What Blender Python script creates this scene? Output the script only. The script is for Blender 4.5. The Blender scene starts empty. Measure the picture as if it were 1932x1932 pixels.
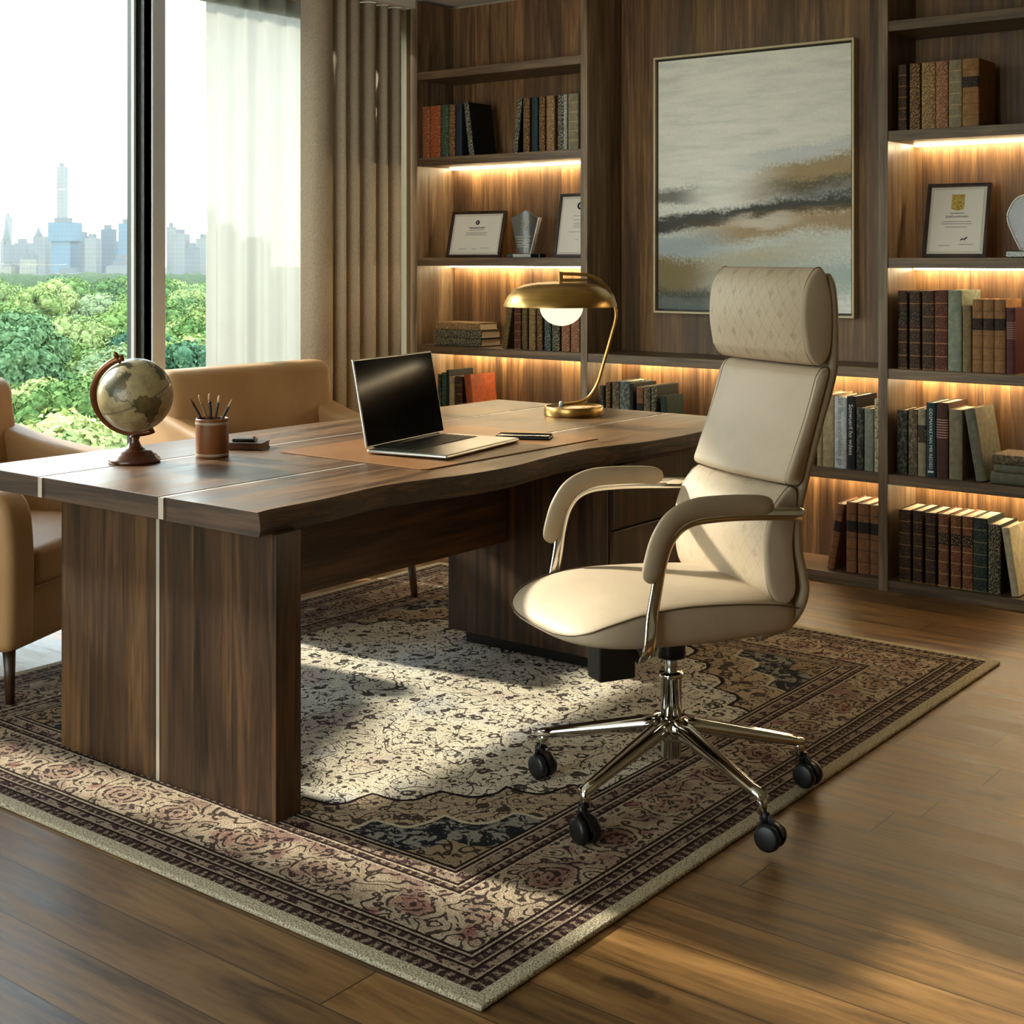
import bpy, bmesh, math, random
from mathutils import Vector, Matrix
R_ = math.radians
C = bpy.context.scene.collection
S = bpy.context.scene
random.seed(7)

# ------------------------------------------------------------------ camera, sky, sun, exposure
cd = bpy.data.cameras.new('camera'); cam = bpy.data.objects.new('camera', cd); C.objects.link(cam)
cam.location = (0, 0, 1.364); cam.rotation_euler = (R_(90), 0, R_(37.97))
cd.sensor_width = 36; cd.sensor_fit = 'HORIZONTAL'; cd.lens = 2645/1932*36; cd.shift_y = -480/1932
cd.clip_start = .05; cd.clip_end = 6000
S.camera = cam
S.view_settings.view_transform = 'Standard'; S.view_settings.look = 'None'
S.view_settings.gamma = 1; S.view_settings.use_curve_mapping = False
S.view_settings.exposure = 0.76
cy = S.cycles
cy.use_denoising = True; cy.max_bounces = 8; cy.diffuse_bounces = 4; cy.glossy_bounces = 4
cy.transmission_bounces = 6; cy.transparent_max_bounces = 12; cy.volume_bounces = 0
cy.caustics_reflective = False; cy.caustics_refractive = False; cy.sample_clamp_indirect = 4

W = bpy.data.worlds.new('sky'); S.world = W; W.use_nodes = True
wn = W.node_tree; wn.nodes.clear()
wo = wn.nodes.new('ShaderNodeOutputWorld'); wb = wn.nodes.new('ShaderNodeBackground')
wt = wn.nodes.new('ShaderNodeTexCoord'); ws = wn.nodes.new('ShaderNodeSeparateXYZ'); wr = wn.nodes.new('ShaderNodeValToRGB')
wn.links.new(wt.outputs['Generated'], ws.inputs[0]); wn.links.new(ws.outputs[2], wr.inputs[0])
wr.color_ramp.elements[0].position = 0.0; wr.color_ramp.elements[0].color = (1, .99, .95, 1)
wr.color_ramp.elements[1].position = .6; wr.color_ramp.elements[1].color = (.62, .80, 1, 1)
el = wr.color_ramp.elements.new(.12); el.color = (.90, .98, .95, 1)
wn.links.new(wr.outputs[0], wb.inputs[0]); wb.inputs[1].default_value = 3.9
wn.links.new(wb.outputs[0], wo.inputs[0])

SUN_AZ, SUN_SLOPE = 7, .53           # travel direction: towards +X turned SUN_AZ degrees to +Y, dropping SUN_SLOPE per metre
sl = bpy.data.lights.new('sun', 'SUN'); so = bpy.data.objects.new('sun', sl); C.objects.link(so)
sl.energy = 5.7; sl.angle = R_(2.6); sl.color = (1, .93, .80)
so.rotation_euler = Vector((math.cos(R_(SUN_AZ)), math.sin(R_(SUN_AZ)), -SUN_SLOPE)).to_track_quat('-Z', 'Y').to_euler()
so.location = (-8, 0, 6)
# daylight portal in the window opening
pl = bpy.data.lights.new('window_portal', 'AREA'); po = bpy.data.objects.new('window_portal', pl); C.objects.link(po)
pl.shape = 'RECTANGLE'; pl.size = 2.6; pl.size_y = 3.7; pl.cycles.is_portal = True
po.location = (-5.18, 3.65, 1.3); po.rotation_euler = (0, R_(-90), 0)
pl2 = bpy.data.lights.new('fill_window_portal', 'AREA'); po2 = bpy.data.objects.new('fill_window_portal', pl2); C.objects.link(po2)  # portal for the added window behind the camera
pl2.shape = 'RECTANGLE'; pl2.size = 3.5; pl2.size_y = 2.6; pl2.cycles.is_portal = True
po2.location = (-2.95, -1.85, 1.35); po2.rotation_euler = (R_(90), 0, 0)

# ------------------------------------------------------------------ helpers
def lin(c):
    if isinstance(c, str):
        c = c.lstrip('#'); c = tuple(int(c[i:i+2], 16)/255 for i in (0, 2, 4))
    return tuple((x/12.92 if x <= .04045 else ((x+.055)/1.055)**2.4) for x in c[:3]) + (1,)

class N:
    """small wrapper round a material's node tree"""
    def __init__(s, name, rough=.5, metal=0, spec=.5, col=None, coat=0):
        s.mt = bpy.data.materials.new(name); s.mt.use_nodes = True; s.t = s.mt.node_tree; s.p = s.t.nodes['Principled BSDF']
        s.out = s.t.nodes['Material Output']
        s.p.inputs['Roughness'].default_value = rough; s.p.inputs['Metallic'].default_value = metal
        s.p.inputs['Specular IOR Level'].default_value = spec; s.p.inputs['Coat Weight'].default_value = coat
        if col is not None: s.p.inputs['Base Color'].default_value = lin(col)
        s._tc = None
    def set(s, name, v):
        s.lk(v, s.p.inputs[name])
    def lk(s, v, inp):
        if isinstance(v, bpy.types.NodeSocket): s.t.links.new(v, inp)
        else:
            if isinstance(v, str): v = lin(v)
            try: inp.default_value = v
            except Exception:
                inp.default_value = tuple(v)[:3] if len(v) == 4 else tuple(v)+(1,)
    def n(s, ty): return s.t.nodes.new(ty)
    def tc(s, k='Object'):
        if s._tc is None: s._tc = s.n('ShaderNodeTexCoord')
        return s._tc.outputs[k]
    def map(s, v, sc=(1, 1, 1), loc=(0, 0, 0), rot=(0, 0, 0)):
        n = s.n('ShaderNodeMapping'); s.lk(v, n.inputs[0]); n.inputs['Scale'].default_value = sc
        s.lk(loc, n.inputs['Location']); n.inputs['Rotation'].default_value = rot; return n.outputs[0]
    def noise(s, v, sc=5, det=3, ro=.5, dist=0, out=0):
        n = s.n('ShaderNodeTexNoise'); s.lk(v, n.inputs['Vector']); s.lk(sc, n.inputs['Scale'])
        n.inputs['Detail'].default_value = det; n.inputs['Roughness'].default_value = ro; n.inputs['Distortion'].default_value = dist
        return n.outputs[out]
    def vor(s, v, sc=5, feat='F1', rnd=1, out='Distance'):
        n = s.n('ShaderNodeTexVoronoi'); n.feature = feat; s.lk(v, n.inputs['Vector']); n.inputs['Scale'].default_value = sc
        n.inputs['Randomness'].default_value = rnd; return n.outputs[out]
    def white(s, v, out='Value'):
        n = s.n('ShaderNodeTexWhiteNoise'); s.lk(v, n.inputs['Vector']); return n.outputs[out]
    def sep(s, v):
        n = s.n('ShaderNodeSeparateXYZ'); s.lk(v, n.inputs[0]); return n.outputs
    def comb(s, x=0, y=0, z=0):
        n = s.n('ShaderNodeCombineXYZ'); s.lk(x, n.inputs[0]); s.lk(y, n.inputs[1]); s.lk(z, n.inputs[2]); return n.outputs[0]
    def m(s, op, a, b=0, c=0):
        n = s.n('ShaderNodeMath'); n.operation = op; s.lk(a, n.inputs[0]); s.lk(b, n.inputs[1])
        if op in ('SMOOTH_MIN', 'MULTIPLY_ADD', 'COMPARE'): s.lk(c, n.inputs[2])
        return n.outputs[0]
    def mix(s, f, a, b, bt='MIX'):
        n = s.n('ShaderNodeMix'); n.data_type = 'RGBA'; n.blend_type = bt
        s.lk(f, n.inputs[0]); s.lk(a, n.inputs[6]); s.lk(b, n.inputs[7]); return n.outputs[2]
    def ramp(s, f, stops, interp='LINEAR'):
        n = s.n('ShaderNodeValToRGB'); s.lk(f, n.inputs[0]); cr = n.color_ramp; cr.interpolation = interp
        while len(cr.elements) < len(stops): cr.elements.new(.5)
        for e, (p, c) in zip(cr.elements, stops):
            e.position = p; e.color = lin(c) if isinstance(c, str) else (c, c, c, 1)
        return n.outputs[0]
    def mr(s, v, a, b, c=0, d=1, smooth=False):
        n = s.n('ShaderNodeMapRange'); s.lk(v, n.inputs[0])
        if smooth: n.interpolation_type = 'SMOOTHSTEP'
        for i, k in enumerate((a, b, c, d)): s.lk(k, n.inputs[i+1])
        return n.outputs[0]
    def inside(s, v, a, b):
        return s.m('MULTIPLY', s.m('GREATER_THAN', v, a), s.m('LESS_THAN', v, b))
    def rnd(s):
        return s.n('ShaderNodeObjectInfo').outputs['Random']
    def bump(s, h, st=.3, d=.01):
        n = s.n('ShaderNodeBump'); n.inputs['Strength'].default_value = st; n.inputs['Distance'].default_value = d
        s.lk(h, n.inputs['Height']); s.t.links.new(n.outputs[0], s.p.inputs['Normal'])

class MB:
    """collects shapes, build() links them as ONE mesh object"""
    def __init__(s): s.bm = bmesh.new(); s.mi = 0
    def _merge(s, b2, mtx=None, smooth=None):
        if mtx is not None: bmesh.ops.transform(b2, matrix=mtx, verts=b2.verts)
        me = bpy.data.meshes.new('tmp'); b2.to_mesh(me); b2.free()
        k = len(s.bm.faces); s.bm.from_mesh(me); bpy.data.meshes.remove(me)
        s.bm.faces.ensure_lookup_table()
        for f in s.bm.faces[k:]:
            f.material_index = s.mi
            if smooth is not None: f.smooth = smooth
        return s
    def box(s, x0, x1, y0, y1, z0, z1, bev=0, seg=2, mtx=None):
        b = bmesh.new(); bmesh.ops.create_cube(b, size=1)
        for v in b.verts: v.co = ((x0+x1)/2+v.co.x*(x1-x0), (y0+y1)/2+v.co.y*(y1-y0), (z0+z1)/2+v.co.z*(z1-z0))
        if bev: bmesh.ops.bevel(b, geom=b.edges[:], offset=bev, segments=seg, profile=.5, affect='EDGES')
        return s._merge(b, mtx, bool(bev) and seg > 2)
    def prism(s, pts, a0, a1, axis='y', bev=0, seg=2, mtx=None, smooth=False):
        """pts 2D polygon extruded along axis: 'z' -> (x,y), 'y' -> (x,z), 'x' -> (y,z)"""
        b = bmesh.new()
        def P(p, a): return {'z': (p[0], p[1], a), 'y': (p[0], a, p[1]), 'x': (a, p[0], p[1])}[axis]
        A = [b.verts.new(P(p, a0)) for p in pts]; B = [b.verts.new(P(p, a1)) for p in pts]
        n = len(pts)
        for i in range(n): b.faces.new((A[i], A[(i+1) % n], B[(i+1) % n], B[i]))
        b.faces.new(A[::-1]); b.faces.new(B)
        bmesh.ops.recalc_face_normals(b, faces=b.faces)
        if bev:
            es = [e for e in b.edges if len(e.link_faces) == 2 and e.calc_face_angle() > .5]
            bmesh.ops.bevel(b, geom=es, offset=bev, segments=seg, profile=.5, affect='EDGES')
        return s._merge(b, mtx, smooth)
    def loft(s, rings, cap=True, close=True, smooth=True, mtx=None):
        b = bmesh.new(); V = [[b.verts.new(p) for p in r] for r in rings]; n = len(rings[0])
        for i in range(len(V)-1):
            for j in range(n if close else n-1):
                b.faces.new((V[i][j], V[i][(j+1) % n], V[i+1][(j+1) % n], V[i+1][j]))
        if cap and close:
            b.faces.new(V[0][::-1]); b.faces.new(V[-1])
        bmesh.ops.recalc_face_normals(b, faces=b.faces)
        return s._merge(b, mtx, smooth)
    def lathe(s, prof, n=32, c=(0, 0, 0), smooth=True, cap=False, mtx=None):
        rings = []
        for r, z in prof:
            rings.append([(c[0]+r*math.cos(2*math.pi*k/n), c[1]+r*math.sin(2*math.pi*k/n), c[2]+z) for k in range(n)])
        return s.loft(rings, cap=cap, smooth=smooth, mtx=mtx)
    def cyl(s, r, z0, z1, n=24, c=(0, 0), bev=.0, mtx=None):
        b = min(bev, r*.5, abs(z1-z0)/2) if bev else 0
        pr = [(r-b, z0), (r, z0+b), (r, z1-b), (r-b, z1)] if b else [(r, z0), (r, z1)]
        pr = [(.0005, z0)] + pr + [(.0005, z1)]
        k = len(s.bm.faces); s.lathe(pr, n, (c[0], c[1], 0), cap=True, mtx=mtx)
        s.bm.faces.ensure_lookup_table()
        for f in s.bm.faces[k:]:
            if abs(f.normal.z) > .9 and mtx is None: f.smooth = False
        return s
    def tube(s, pts, r, n=10, ry=None, up=(0, 0, 1), cap=True, taper=None):
        """swept tube; ry gives a second radius (across), up fixes its frame"""
        pts = [Vector(p) for p in pts]; rings = []; up = Vector(up)
        for i, p in enumerate(pts):
            d = (pts[min(i+1, len(pts)-1)]-pts[max(i-1, 0)]).normalized()
            a = d.cross(up)
            if a.length < 1e-4: a = d.cross(Vector((1, .1, 0)))
            a.normalize(); b2 = a.cross(d).normalized()
            t = taper(i/(len(pts)-1)) if taper else 1
            q = ry if ry is not None else r
            rings.append([tuple(p+a*(math.cos(2*math.pi*k/n)*q*t)+b2*(math.sin(2*math.pi*k/n)*r*t)) for k in range(n)])
        return s.loft(rings, cap=cap)
    def rbox(s, hx, hy, hz, r, c=(0, 0, 0), nn=6, crown=0, mtx=None, fn=None):
        """rounded box with optional crown on +z; fn deforms a point"""
        def ax(h):
            rr = min(r, h*.999); L = [-h+rr*(1-math.cos(k*math.pi/8)) for k in range(5)]
            m = [-(h-rr)+2*(h-rr)*k/nn for k in range(1, nn)] if h-rr > 1e-5 else []
            return L+m+[-x for x in L[::-1]]
        X, Y, Z = ax(hx), ax(hy), ax(hz); b = bmesh.new(); cache = {}
        def vv(p):
            k = tuple(round(q, 6) for q in p)
            if k not in cache:
                h = (hx, hy, hz); inn = [max(-(h[i]-min(r, h[i])), min(h[i]-min(r, h[i]), p[i])) for i in range(3)]
                d = Vector([p[i]-inn[i] for i in range(3)])
                if d.length > 1e-9: d = d.normalized()*r
                q = Vector(inn)+d
                if crown and p[2] > 0: q.z += crown*max(0, 1-(p[0]/hx)**2)*max(0, 1-(p[1]/hy)**2)
                if fn: q = Vector(fn(q))
                cache[k] = b.verts.new((q.x+c[0], q.y+c[1], q.z+c[2]))
            return cache[k]
        def face(f, A, B):
            for i in range(len(A)-1):
                for j in range(len(B)-1):
                    vs = [vv(f(A[i], B[j])), vv(f(A[i+1], B[j])), vv(f(A[i+1], B[j+1])), vv(f(A[i], B[j+1]))]
                    if len(set(vs)) == 4:
                        try: b.faces.new(vs)
                        except ValueError: pass
        for sg in (-1, 1):
            face(lambda u, v: (sg*hx, u, v), Y, Z); face(lambda u, v: (u, sg*hy, v), X, Z); face(lambda u, v: (u, v, sg*hz), X, Y)
        bmesh.ops.remove_doubles(b, verts=b.verts, dist=1e-6)
        bmesh.ops.recalc_face_normals(b, faces=b.faces)
        return s._merge(b, mtx, True)
    def sphere(s, r, c=(0, 0, 0), sub=3, sc=(1, 1, 1)):
        b = bmesh.new(); bmesh.ops.create_icosphere(b, subdivisions=sub, radius=r)
        for v in b.verts: v.co = (c[0]+v.co.x*sc[0], c[1]+v.co.y*sc[1], c[2]+v.co.z*sc[2])
        return s._merge(b, None, True)
    def build(s, name, mats, parent=None, loc=None):
        me = bpy.data.meshes.new(name); s.bm.to_mesh(me); s.bm.free()
        for mt in (mats if isinstance(mats, (list, tuple)) else [mats]): me.materials.append(mt)
        o = bpy.data.objects.new(name, me); C.objects.link(o)
        if parent: o.parent = parent
        if loc: o.location = loc
        return o

def tag(o, label=None, cat=None, group=None, kind=None):
    if label: o['label'] = label
    if cat: o['category'] = cat
    if group: o['group'] = group
    if kind: o['kind'] = kind
    return o
def thing(name, label, cat, loc=(0, 0, 0), rotz=0, group=None):
    o = bpy.data.objects.new(name, None); C.objects.link(o); o.empty_display_size = .1
    o.location = loc; o.rotation_euler = (0, 0, rotz)
    return tag(o, label, cat, group)
def bez(P, n=12):
    """Catmull-Rom through points"""
    P = [Vector(p) for p in P]; out = []
    for i in range(len(P)-1):
        a, b, c, d = P[max(i-1, 0)], P[i], P[i+1], P[min(i+2, len(P)-1)]
        for k in range(n):
            t = k/n
            out.append(.5*((2*b)+(c-a)*t+(2*a-5*b+4*c-d)*t*t+(3*b-a-3*c+d)*t**3))
    out.append(P[-1]); return out
def text(body, size, name, mat, parent, loc, rot, align='CENTER', ext=.0003, yscale=1):
    cu = bpy.data.curves.new(name, 'FONT'); cu.body = body; cu.size = size; cu.align_x = align; cu.align_y = 'CENTER'; cu.extrude = ext
    cu.resolution_u = 2
    cu.materials.append(mat); q = bpy.data.objects.new('tmp', cu); C.objects.link(q); bpy.context.view_layer.update()
    me = bpy.data.meshes.new_from_object(q.evaluated_get(bpy.context.evaluated_depsgraph_get())); bpy.data.objects.remove(q)
    o = bpy.data.objects.new(name, me); C.objects.link(o)
    o.parent = parent; o.location = loc; o.rotation_euler = rot; o.scale = (1, yscale, 1); return o

# ------------------------------------------------------------------ materials
def wood(name, dark, mid, light, axis='z', rough=.42, plank=None, plank_axis='x', var=.35, seam=True, sc=1.0, coat=0, bmp=.12):
    a = N(name, rough=rough, coat=coat); v = a.tc('Object')
    rnd = a.m('MULTIPLY', a.rnd(), 37.0)
    off = a.comb(rnd, rnd, rnd)
    if plank:
        c = a.m('DIVIDE', a.sep(v)['xyz'.index(plank_axis)], plank)
        idx = a.m('FLOOR', a.m('ADD', c, .37)); wv = a.white(a.comb(idx, rnd, 0.0))
        off = a.comb(a.m('MULTIPLY', wv, 31.0), a.m('MULTIPLY', wv, 17.0), a.m('ADD', rnd, a.m('MULTIPLY', wv, 53.0)))
    sca = {'x': (.07, 1, 1), 'y': (1, .07, 1), 'z': (1, 1, .07)}[axis]
    va = a.n('ShaderNodeVectorMath'); va.operation = 'ADD'; a.lk(a.map(v, sca), va.inputs[0]); a.lk(off, va.inputs[1]); vv = va.outputs[0]
    n1 = a.noise(vv, 14*sc, 6, .6, 1.2); n2 = a.noise(vv, 70*sc, 3, .6, .3)
    f = a.m('ADD', a.m('MULTIPLY', n1, .75), a.m('MULTIPLY', n2, .25))
    col = a.ramp(f, [(.34, dark), (.5, mid), (.66, light)])
    sca2 = {'x': (.012, 1, 1), 'y': (1, .012, 1), 'z': (1, 1, .012)}[axis]
    va2 = a.n('ShaderNodeVectorMath'); va2.operation = 'ADD'; a.lk(a.map(v, sca2), va2.inputs[0]); a.lk(off, va2.inputs[1])
    n3 = a.noise(va2.outputs[0], 190*sc, 2, .6)
    col = a.mix(.55, col, a.ramp(n3, [(.3, .45), (.6, 1.15)]), 'MULTIPLY')
    if plank:
        k = a.mr(wv, 0, 1, 1-var, 1+var*.8)
        col = a.mix(1, col, a.comb(k, k, k), 'MULTIPLY')
        if seam:
            fr = a.m('FRACT', a.m('ADD', c, .37)); sm = a.m('LESS_THAN', fr, .012)
            col = a.mix(a.m('MULTIPLY', sm, .6), col, '#140c06')
    a.set('Base Color', col); a.bump(a.m('ADD', n2, n3), bmp, .002)
    a.set('Roughness', a.mr(n1, .3, .7, rough-.06, rough+.08))
    return a.mt
M = {}
WAL = ('#2b1a0e', '#543722', '#7d5a3a')
M['case'] = wood('walnut_vertical', '#4a3825', '#766047', '#9a8062', 'z', .45)
M['shelfw'] = wood('walnut_along', '#3c2c1c', '#665039', '#8a7052', 'x', .42)
M['panel'] = wood('walnut_panelling', '#402b17', '#6d4e2f', '#987246', 'z', .5, plank=.118, plank_axis='x', var=.32)
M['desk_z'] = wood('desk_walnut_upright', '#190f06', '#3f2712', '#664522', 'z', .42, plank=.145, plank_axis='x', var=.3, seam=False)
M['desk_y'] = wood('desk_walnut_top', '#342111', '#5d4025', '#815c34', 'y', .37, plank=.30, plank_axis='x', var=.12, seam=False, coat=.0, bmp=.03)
M['desk_e'] = wood('desk_end_grain', '#150d07', '#2e1d11', '#4a321f', 'x', .5)
M['desk_p'] = wood('desk_walnut_panel', '#1f1309', '#432a18', '#664529', 'y', .42)
M['bark_e'] = wood('live_edge_wood', '#140b06', '#38230f', '#5f4026', 'y', .65, sc=2.2, bmp=.9)
M['leg'] = wood('dark_leg_wood', '#25160b', '#452c18', '#5e3f25', 'z', .4)

def floor_mat():
    a = N('oak_planks', rough=.36); v = a.tc('Object'); x, y, z = a.sep(v)[:3]
    r = a.m('DIVIDE', y, .150); ri = a.m('FLOOR', r); w1 = a.white(a.comb(ri, 3.3, 0))
    c = a.m('ADD', a.m('DIVIDE', x, 1.75), a.m('MULTIPLY', w1, 7.0)); ci = a.m('FLOOR', c)
    w2 = a.white(a.comb(ri, ci, 5.1)); w3 = a.white(a.comb(ci, ri, 9.7))
    off = a.comb(a.m('MULTIPLY', w2, 40.0), a.m('MULTIPLY', w3, 40.0), 0)
    va = a.n('ShaderNodeVectorMath'); va.operation = 'ADD'; a.lk(a.map(v, (.10, 1, 1)), va.inputs[0]); a.lk(off, va.inputs[1])
    n1 = a.noise(va.outputs[0], 9, 6, .6, 1.6); n2 = a.noise(va.outputs[0], 60, 4, .6, .4)
    col = a.ramp(a.m('ADD', a.m('MULTIPLY', n1, .7), a.m('MULTIPLY', n2, .3)), [(.34, '#40270f'), (.46, '#71502b'), (.54, '#876136'), (.66, '#9f784a')])
    k = a.mr(w2, 0, 1, .72, 1.14); col = a.mix(1, col, a.comb(k, k, a.m('MULTIPLY', k, .97)), 'MULTIPLY')
    kn = a.vor(a.map(v, (1.1, 4.2, 1)), 1.0); km = a.mr(a.m('ADD', kn, a.m('MULTIPLY', a.noise(v, 30, 3), .12)), .10, .17, 1, 0, True)
    col = a.mix(a.m('MULTIPLY', km, .75), col, '#2a190b')
    fr = a.m('FRACT', r); fc = a.m('FRACT', c)
    sm = a.m('MAXIMUM', a.m('LESS_THAN', fr, .022), a.m('LESS_THAN', fc, .0022))
    col = a.mix(a.m('MULTIPLY', sm, .8), col, '#150d06')
    a.set('Base Color', col); a.set('Roughness', a.mr(n1, .3, .7, .36, .5))
    a.bump(a.m('SUBTRACT', a.m('MULTIPLY', n2, .3), sm), .25, .002); return a.mt
M['floor'] = floor_mat()

HX, HY = 1.245, 1.377
def rug_mat():
    a = N('persian_wool', rough=.95, spec=.1); v = a.tc('Object')
    wv = a.n('ShaderNodeVectorMath'); wv.operation = 'SCALE'
    wsb = a.n('ShaderNodeVectorMath'); wsb.operation = 'SUBTRACT'; a.lk(a.noise(v, 7, 2, .5, 0, 1), wsb.inputs[0]); wsb.inputs[1].default_value = (.5, .5, .5)
    a.lk(wsb.outputs[0], wv.inputs[0]); wv.inputs['Scale'].default_value = .05
    wad = a.n('ShaderNodeVectorMath'); wad.operation = 'ADD'; a.lk(v, wad.inputs[0]); a.lk(wv.outputs[0], wad.inputs[1]); w = wad.outputs[0]
    x, y, z = a.sep(v)[:3]; ax = a.m('ABSOLUTE', x); ay = a.m('ABSOLUTE', y)
    ex = a.m('SUBTRACT', HX, ax); ey = a.m('SUBTRACT', HY, ay); e0 = a.m('MINIMUM', ex, ey)
    e = a.m('ADD', e0, a.m('MULTIPLY', a.m('SUBTRACT', a.noise(v, 5, 1), .5), .006))
    isx = a.m('LESS_THAN', ex, ey); t = a.m('ADD', a.m('MULTIPLY', isx, ay), a.m('MULTIPLY', a.m('SUBTRACT', 1.0, isx), ax))
    DK = '#241417'
    # broken vine strokes from noise contours, and little flower rings
    def vines(sc, k, wd, br):
        n = a.noise(w, sc, 1.5, .5); c = a.m('ABSOLUTE', a.m('SUBTRACT', a.m('FRACT', a.m('MULTIPLY', n, k)), .5))
        ln = a.m('LESS_THAN', c, wd); return a.m('MULTIPLY', ln, a.m('GREATER_THAN', a.noise(v, sc*2.2, 2), br))
    def flowers(sc, lo, hi, keep):
        d = a.vor(w, sc); cell = a.vor(w, sc, out='Color'); on = a.m('GREATER_THAN', a.sep(cell)[0], keep)
        rg = a.inside(a.m('ADD', d, a.m('MULTIPLY', a.m('SUBTRACT', a.noise(v, 55, 2), .5), .35)), lo, hi)
        return a.m('MULTIPLY', rg, on)
    spk = a.noise(v, 260, 2, .7)                         # wool speckle
    # field
    fieldc = a.ramp(a.noise(v, 3.0, 3), [(.30, '#c2aaa0'), (.42, '#d6c8b0'), (.55, '#e6dac2'), (.68, '#c6c0ba')])
    strokes = a.m('MAXIMUM', a.m('MAXIMUM', vines(6, 8, .055, .47), flowers(15, .14, .30, .50)), flowers(32, .0, .22, .42))
    strokes = a.m('MAXIMUM', strokes, a.m('MAXIMUM', vines(13, 8, .08, .50), vines(22, 6, .10, .52)))
    field = a.mix(a.m('MULTIPLY', strokes, .92), fieldc, DK)
    # wide border with rosettes
    bc = a.ramp(a.noise(v, 9, 2), [(.34, '#8c6f63'), (.48, '#ab967f'), (.62, '#bba78e'), (.72, '#93685e')])
    tt = a.m('SUBTRACT', a.m('MULTIPLY', a.m('FRACT', a.m('ADD', a.m('DIVIDE', t, .26), .12)), .26), .13)
    ew = a.m('SUBTRACT', a.m('ADD', e0, a.m('MULTIPLY', a.m('SUBTRACT', a.noise(v, 26, 3), .5), .075)), .222)
    rr = a.m('SQRT', a.m('ADD', a.m('MULTIPLY', a.m('MULTIPLY', tt, tt), .55), a.m('MULTIPLY', ew, ew)))
    ros = a.m('MULTIPLY', a.m('LESS_THAN', a.m('FRACT', a.m('MULTIPLY', rr, 52.0)), .40), a.m('MULTIPLY', a.m('LESS_THAN', rr, .064), a.m('GREATER_THAN', a.noise(v, 70, 2), .44)))
    bc = a.mix(a.m('MULTIPLY', a.m('LESS_THAN', rr, .04), .35), bc, '#7e463d')
    bs = a.m('MAXIMUM', ros, a.m('MAXIMUM', a.m('MULTIPLY', vines(12, 8, .13, .42), a.m('GREATER_THAN', rr, .06)), flowers(34, .10, .32, .45)))
    border = a.mix(a.m('MULTIPLY', bs, .9), bc, DK)
    # guard stripes: dark ground, pale beads
    dots = a.m('GREATER_THAN', a.m('ADD', a.m('MULTIPLY', a.m('SINE', a.m('MULTIPLY', t, 230.0)), .09), a.noise(v, 110, 3, .75)), .54)
    guard = a.mix(a.m('MULTIPLY', dots, .8), '#3a2523', '#9a8670')
    gm = a.mix(a.m('GREATER_THAN', a.m('ADD', a.noise(w, 52, 3, .7), a.m('MULTIPLY', a.m('SINE', a.m('MULTIPLY', t, 74.0)), .05)), .48), '#40292a', '#9a8470')
    edge = a.ramp(spk, [(.3, '#a3957c'), (.7, '#cdbfa2')])
    # corner spandrels
    qx = a.m('SUBTRACT', ex, .40); qy = a.m('SUBTRACT', ey, .40)
    s_ = a.m('ADD', a.m('ADD', qx, qy), a.m('MULTIPLY', a.m('ABSOLUTE', a.m('SINE', a.m('MULTIPLY', a.m('SUBTRACT', qx, qy), 13.0))), .07))
    s_ = a.m('ADD', s_, a.m('MULTIPLY', a.m('SUBTRACT', a.noise(v, 12, 2), .5), .05))
    sp1 = a.mix(a.m('MULTIPLY', a.m('MAXIMUM', vines(13, 8, .13, .42), flowers(28, .08, .32, .35)), .9), '#9a8468', DK)
    nv = a.noise(w, 24, 3, .65, 1.2)
    sp2 = a.mix(a.m('GREATER_THAN', nv, .51), '#1f2126', '#8d877d')
    sp3 = a.mix(a.m('MULTIPLY', a.m('MAXIMUM', vines(9, 9, .10, .42), a.m('MAXIMUM', flowers(16, .12, .32, .3), vines(20, 6, .12, .48))), .88), '#b39c80', DK)
    col = field
    col = a.mix(a.m('LESS_THAN', s_, .66), col, sp3)
    col = a.mix(a.inside(s_, .65, .67), col, DK)
    col = a.mix(a.m('LESS_THAN', s_, .43), col, sp2)
    col = a.mix(a.inside(s_, .42, .44), col, '#c5b69b')
    col = a.mix(a.m('LESS_THAN', s_, .24), col, sp1)
    col = a.mix(a.m('LESS_THAN', e, .405), col, guard)
    col = a.mix(a.inside(e, .345, .388), col, gm)
    col = a.mix(a.m('LESS_THAN', e, .318), col, border)
    for p0 in (.402, .388, .345, .318, .131, .100, .072):
        col = a.mix(a.inside(e, p0-.0025, p0+.0025), col, '#b5a28c')
        col = a.mix(a.inside(e, p0+.0035, p0+.0105), col, '#22130f')
    gc = a.mix(a.m('LESS_THAN', e, .128), col, guard)
    col = gc
    col = a.mix(a.inside(e, .072, .100), col, gm)
    for p0 in (.131, .101, .071):
        col = a.mix(a.inside(e, p0-.0022, p0+.0022), col, '#a8967f')
        col = a.mix(a.inside(e, p0-.010, p0-.003), col, '#22130f')
    col = a.mix(a.m('LESS_THAN', e, .036), col, edge)
    col = a.mix(1, col, a.ramp(spk, [(.34, .30), (.47, .88), (.64, 1.18)]), 'MULTIPLY')
    a.set('Base Color', col); a.bump(a.m('ADD', spk, a.noise(v, 120, 2)), .5, .006); return a.mt
M['rug'] = rug_mat()

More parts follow.
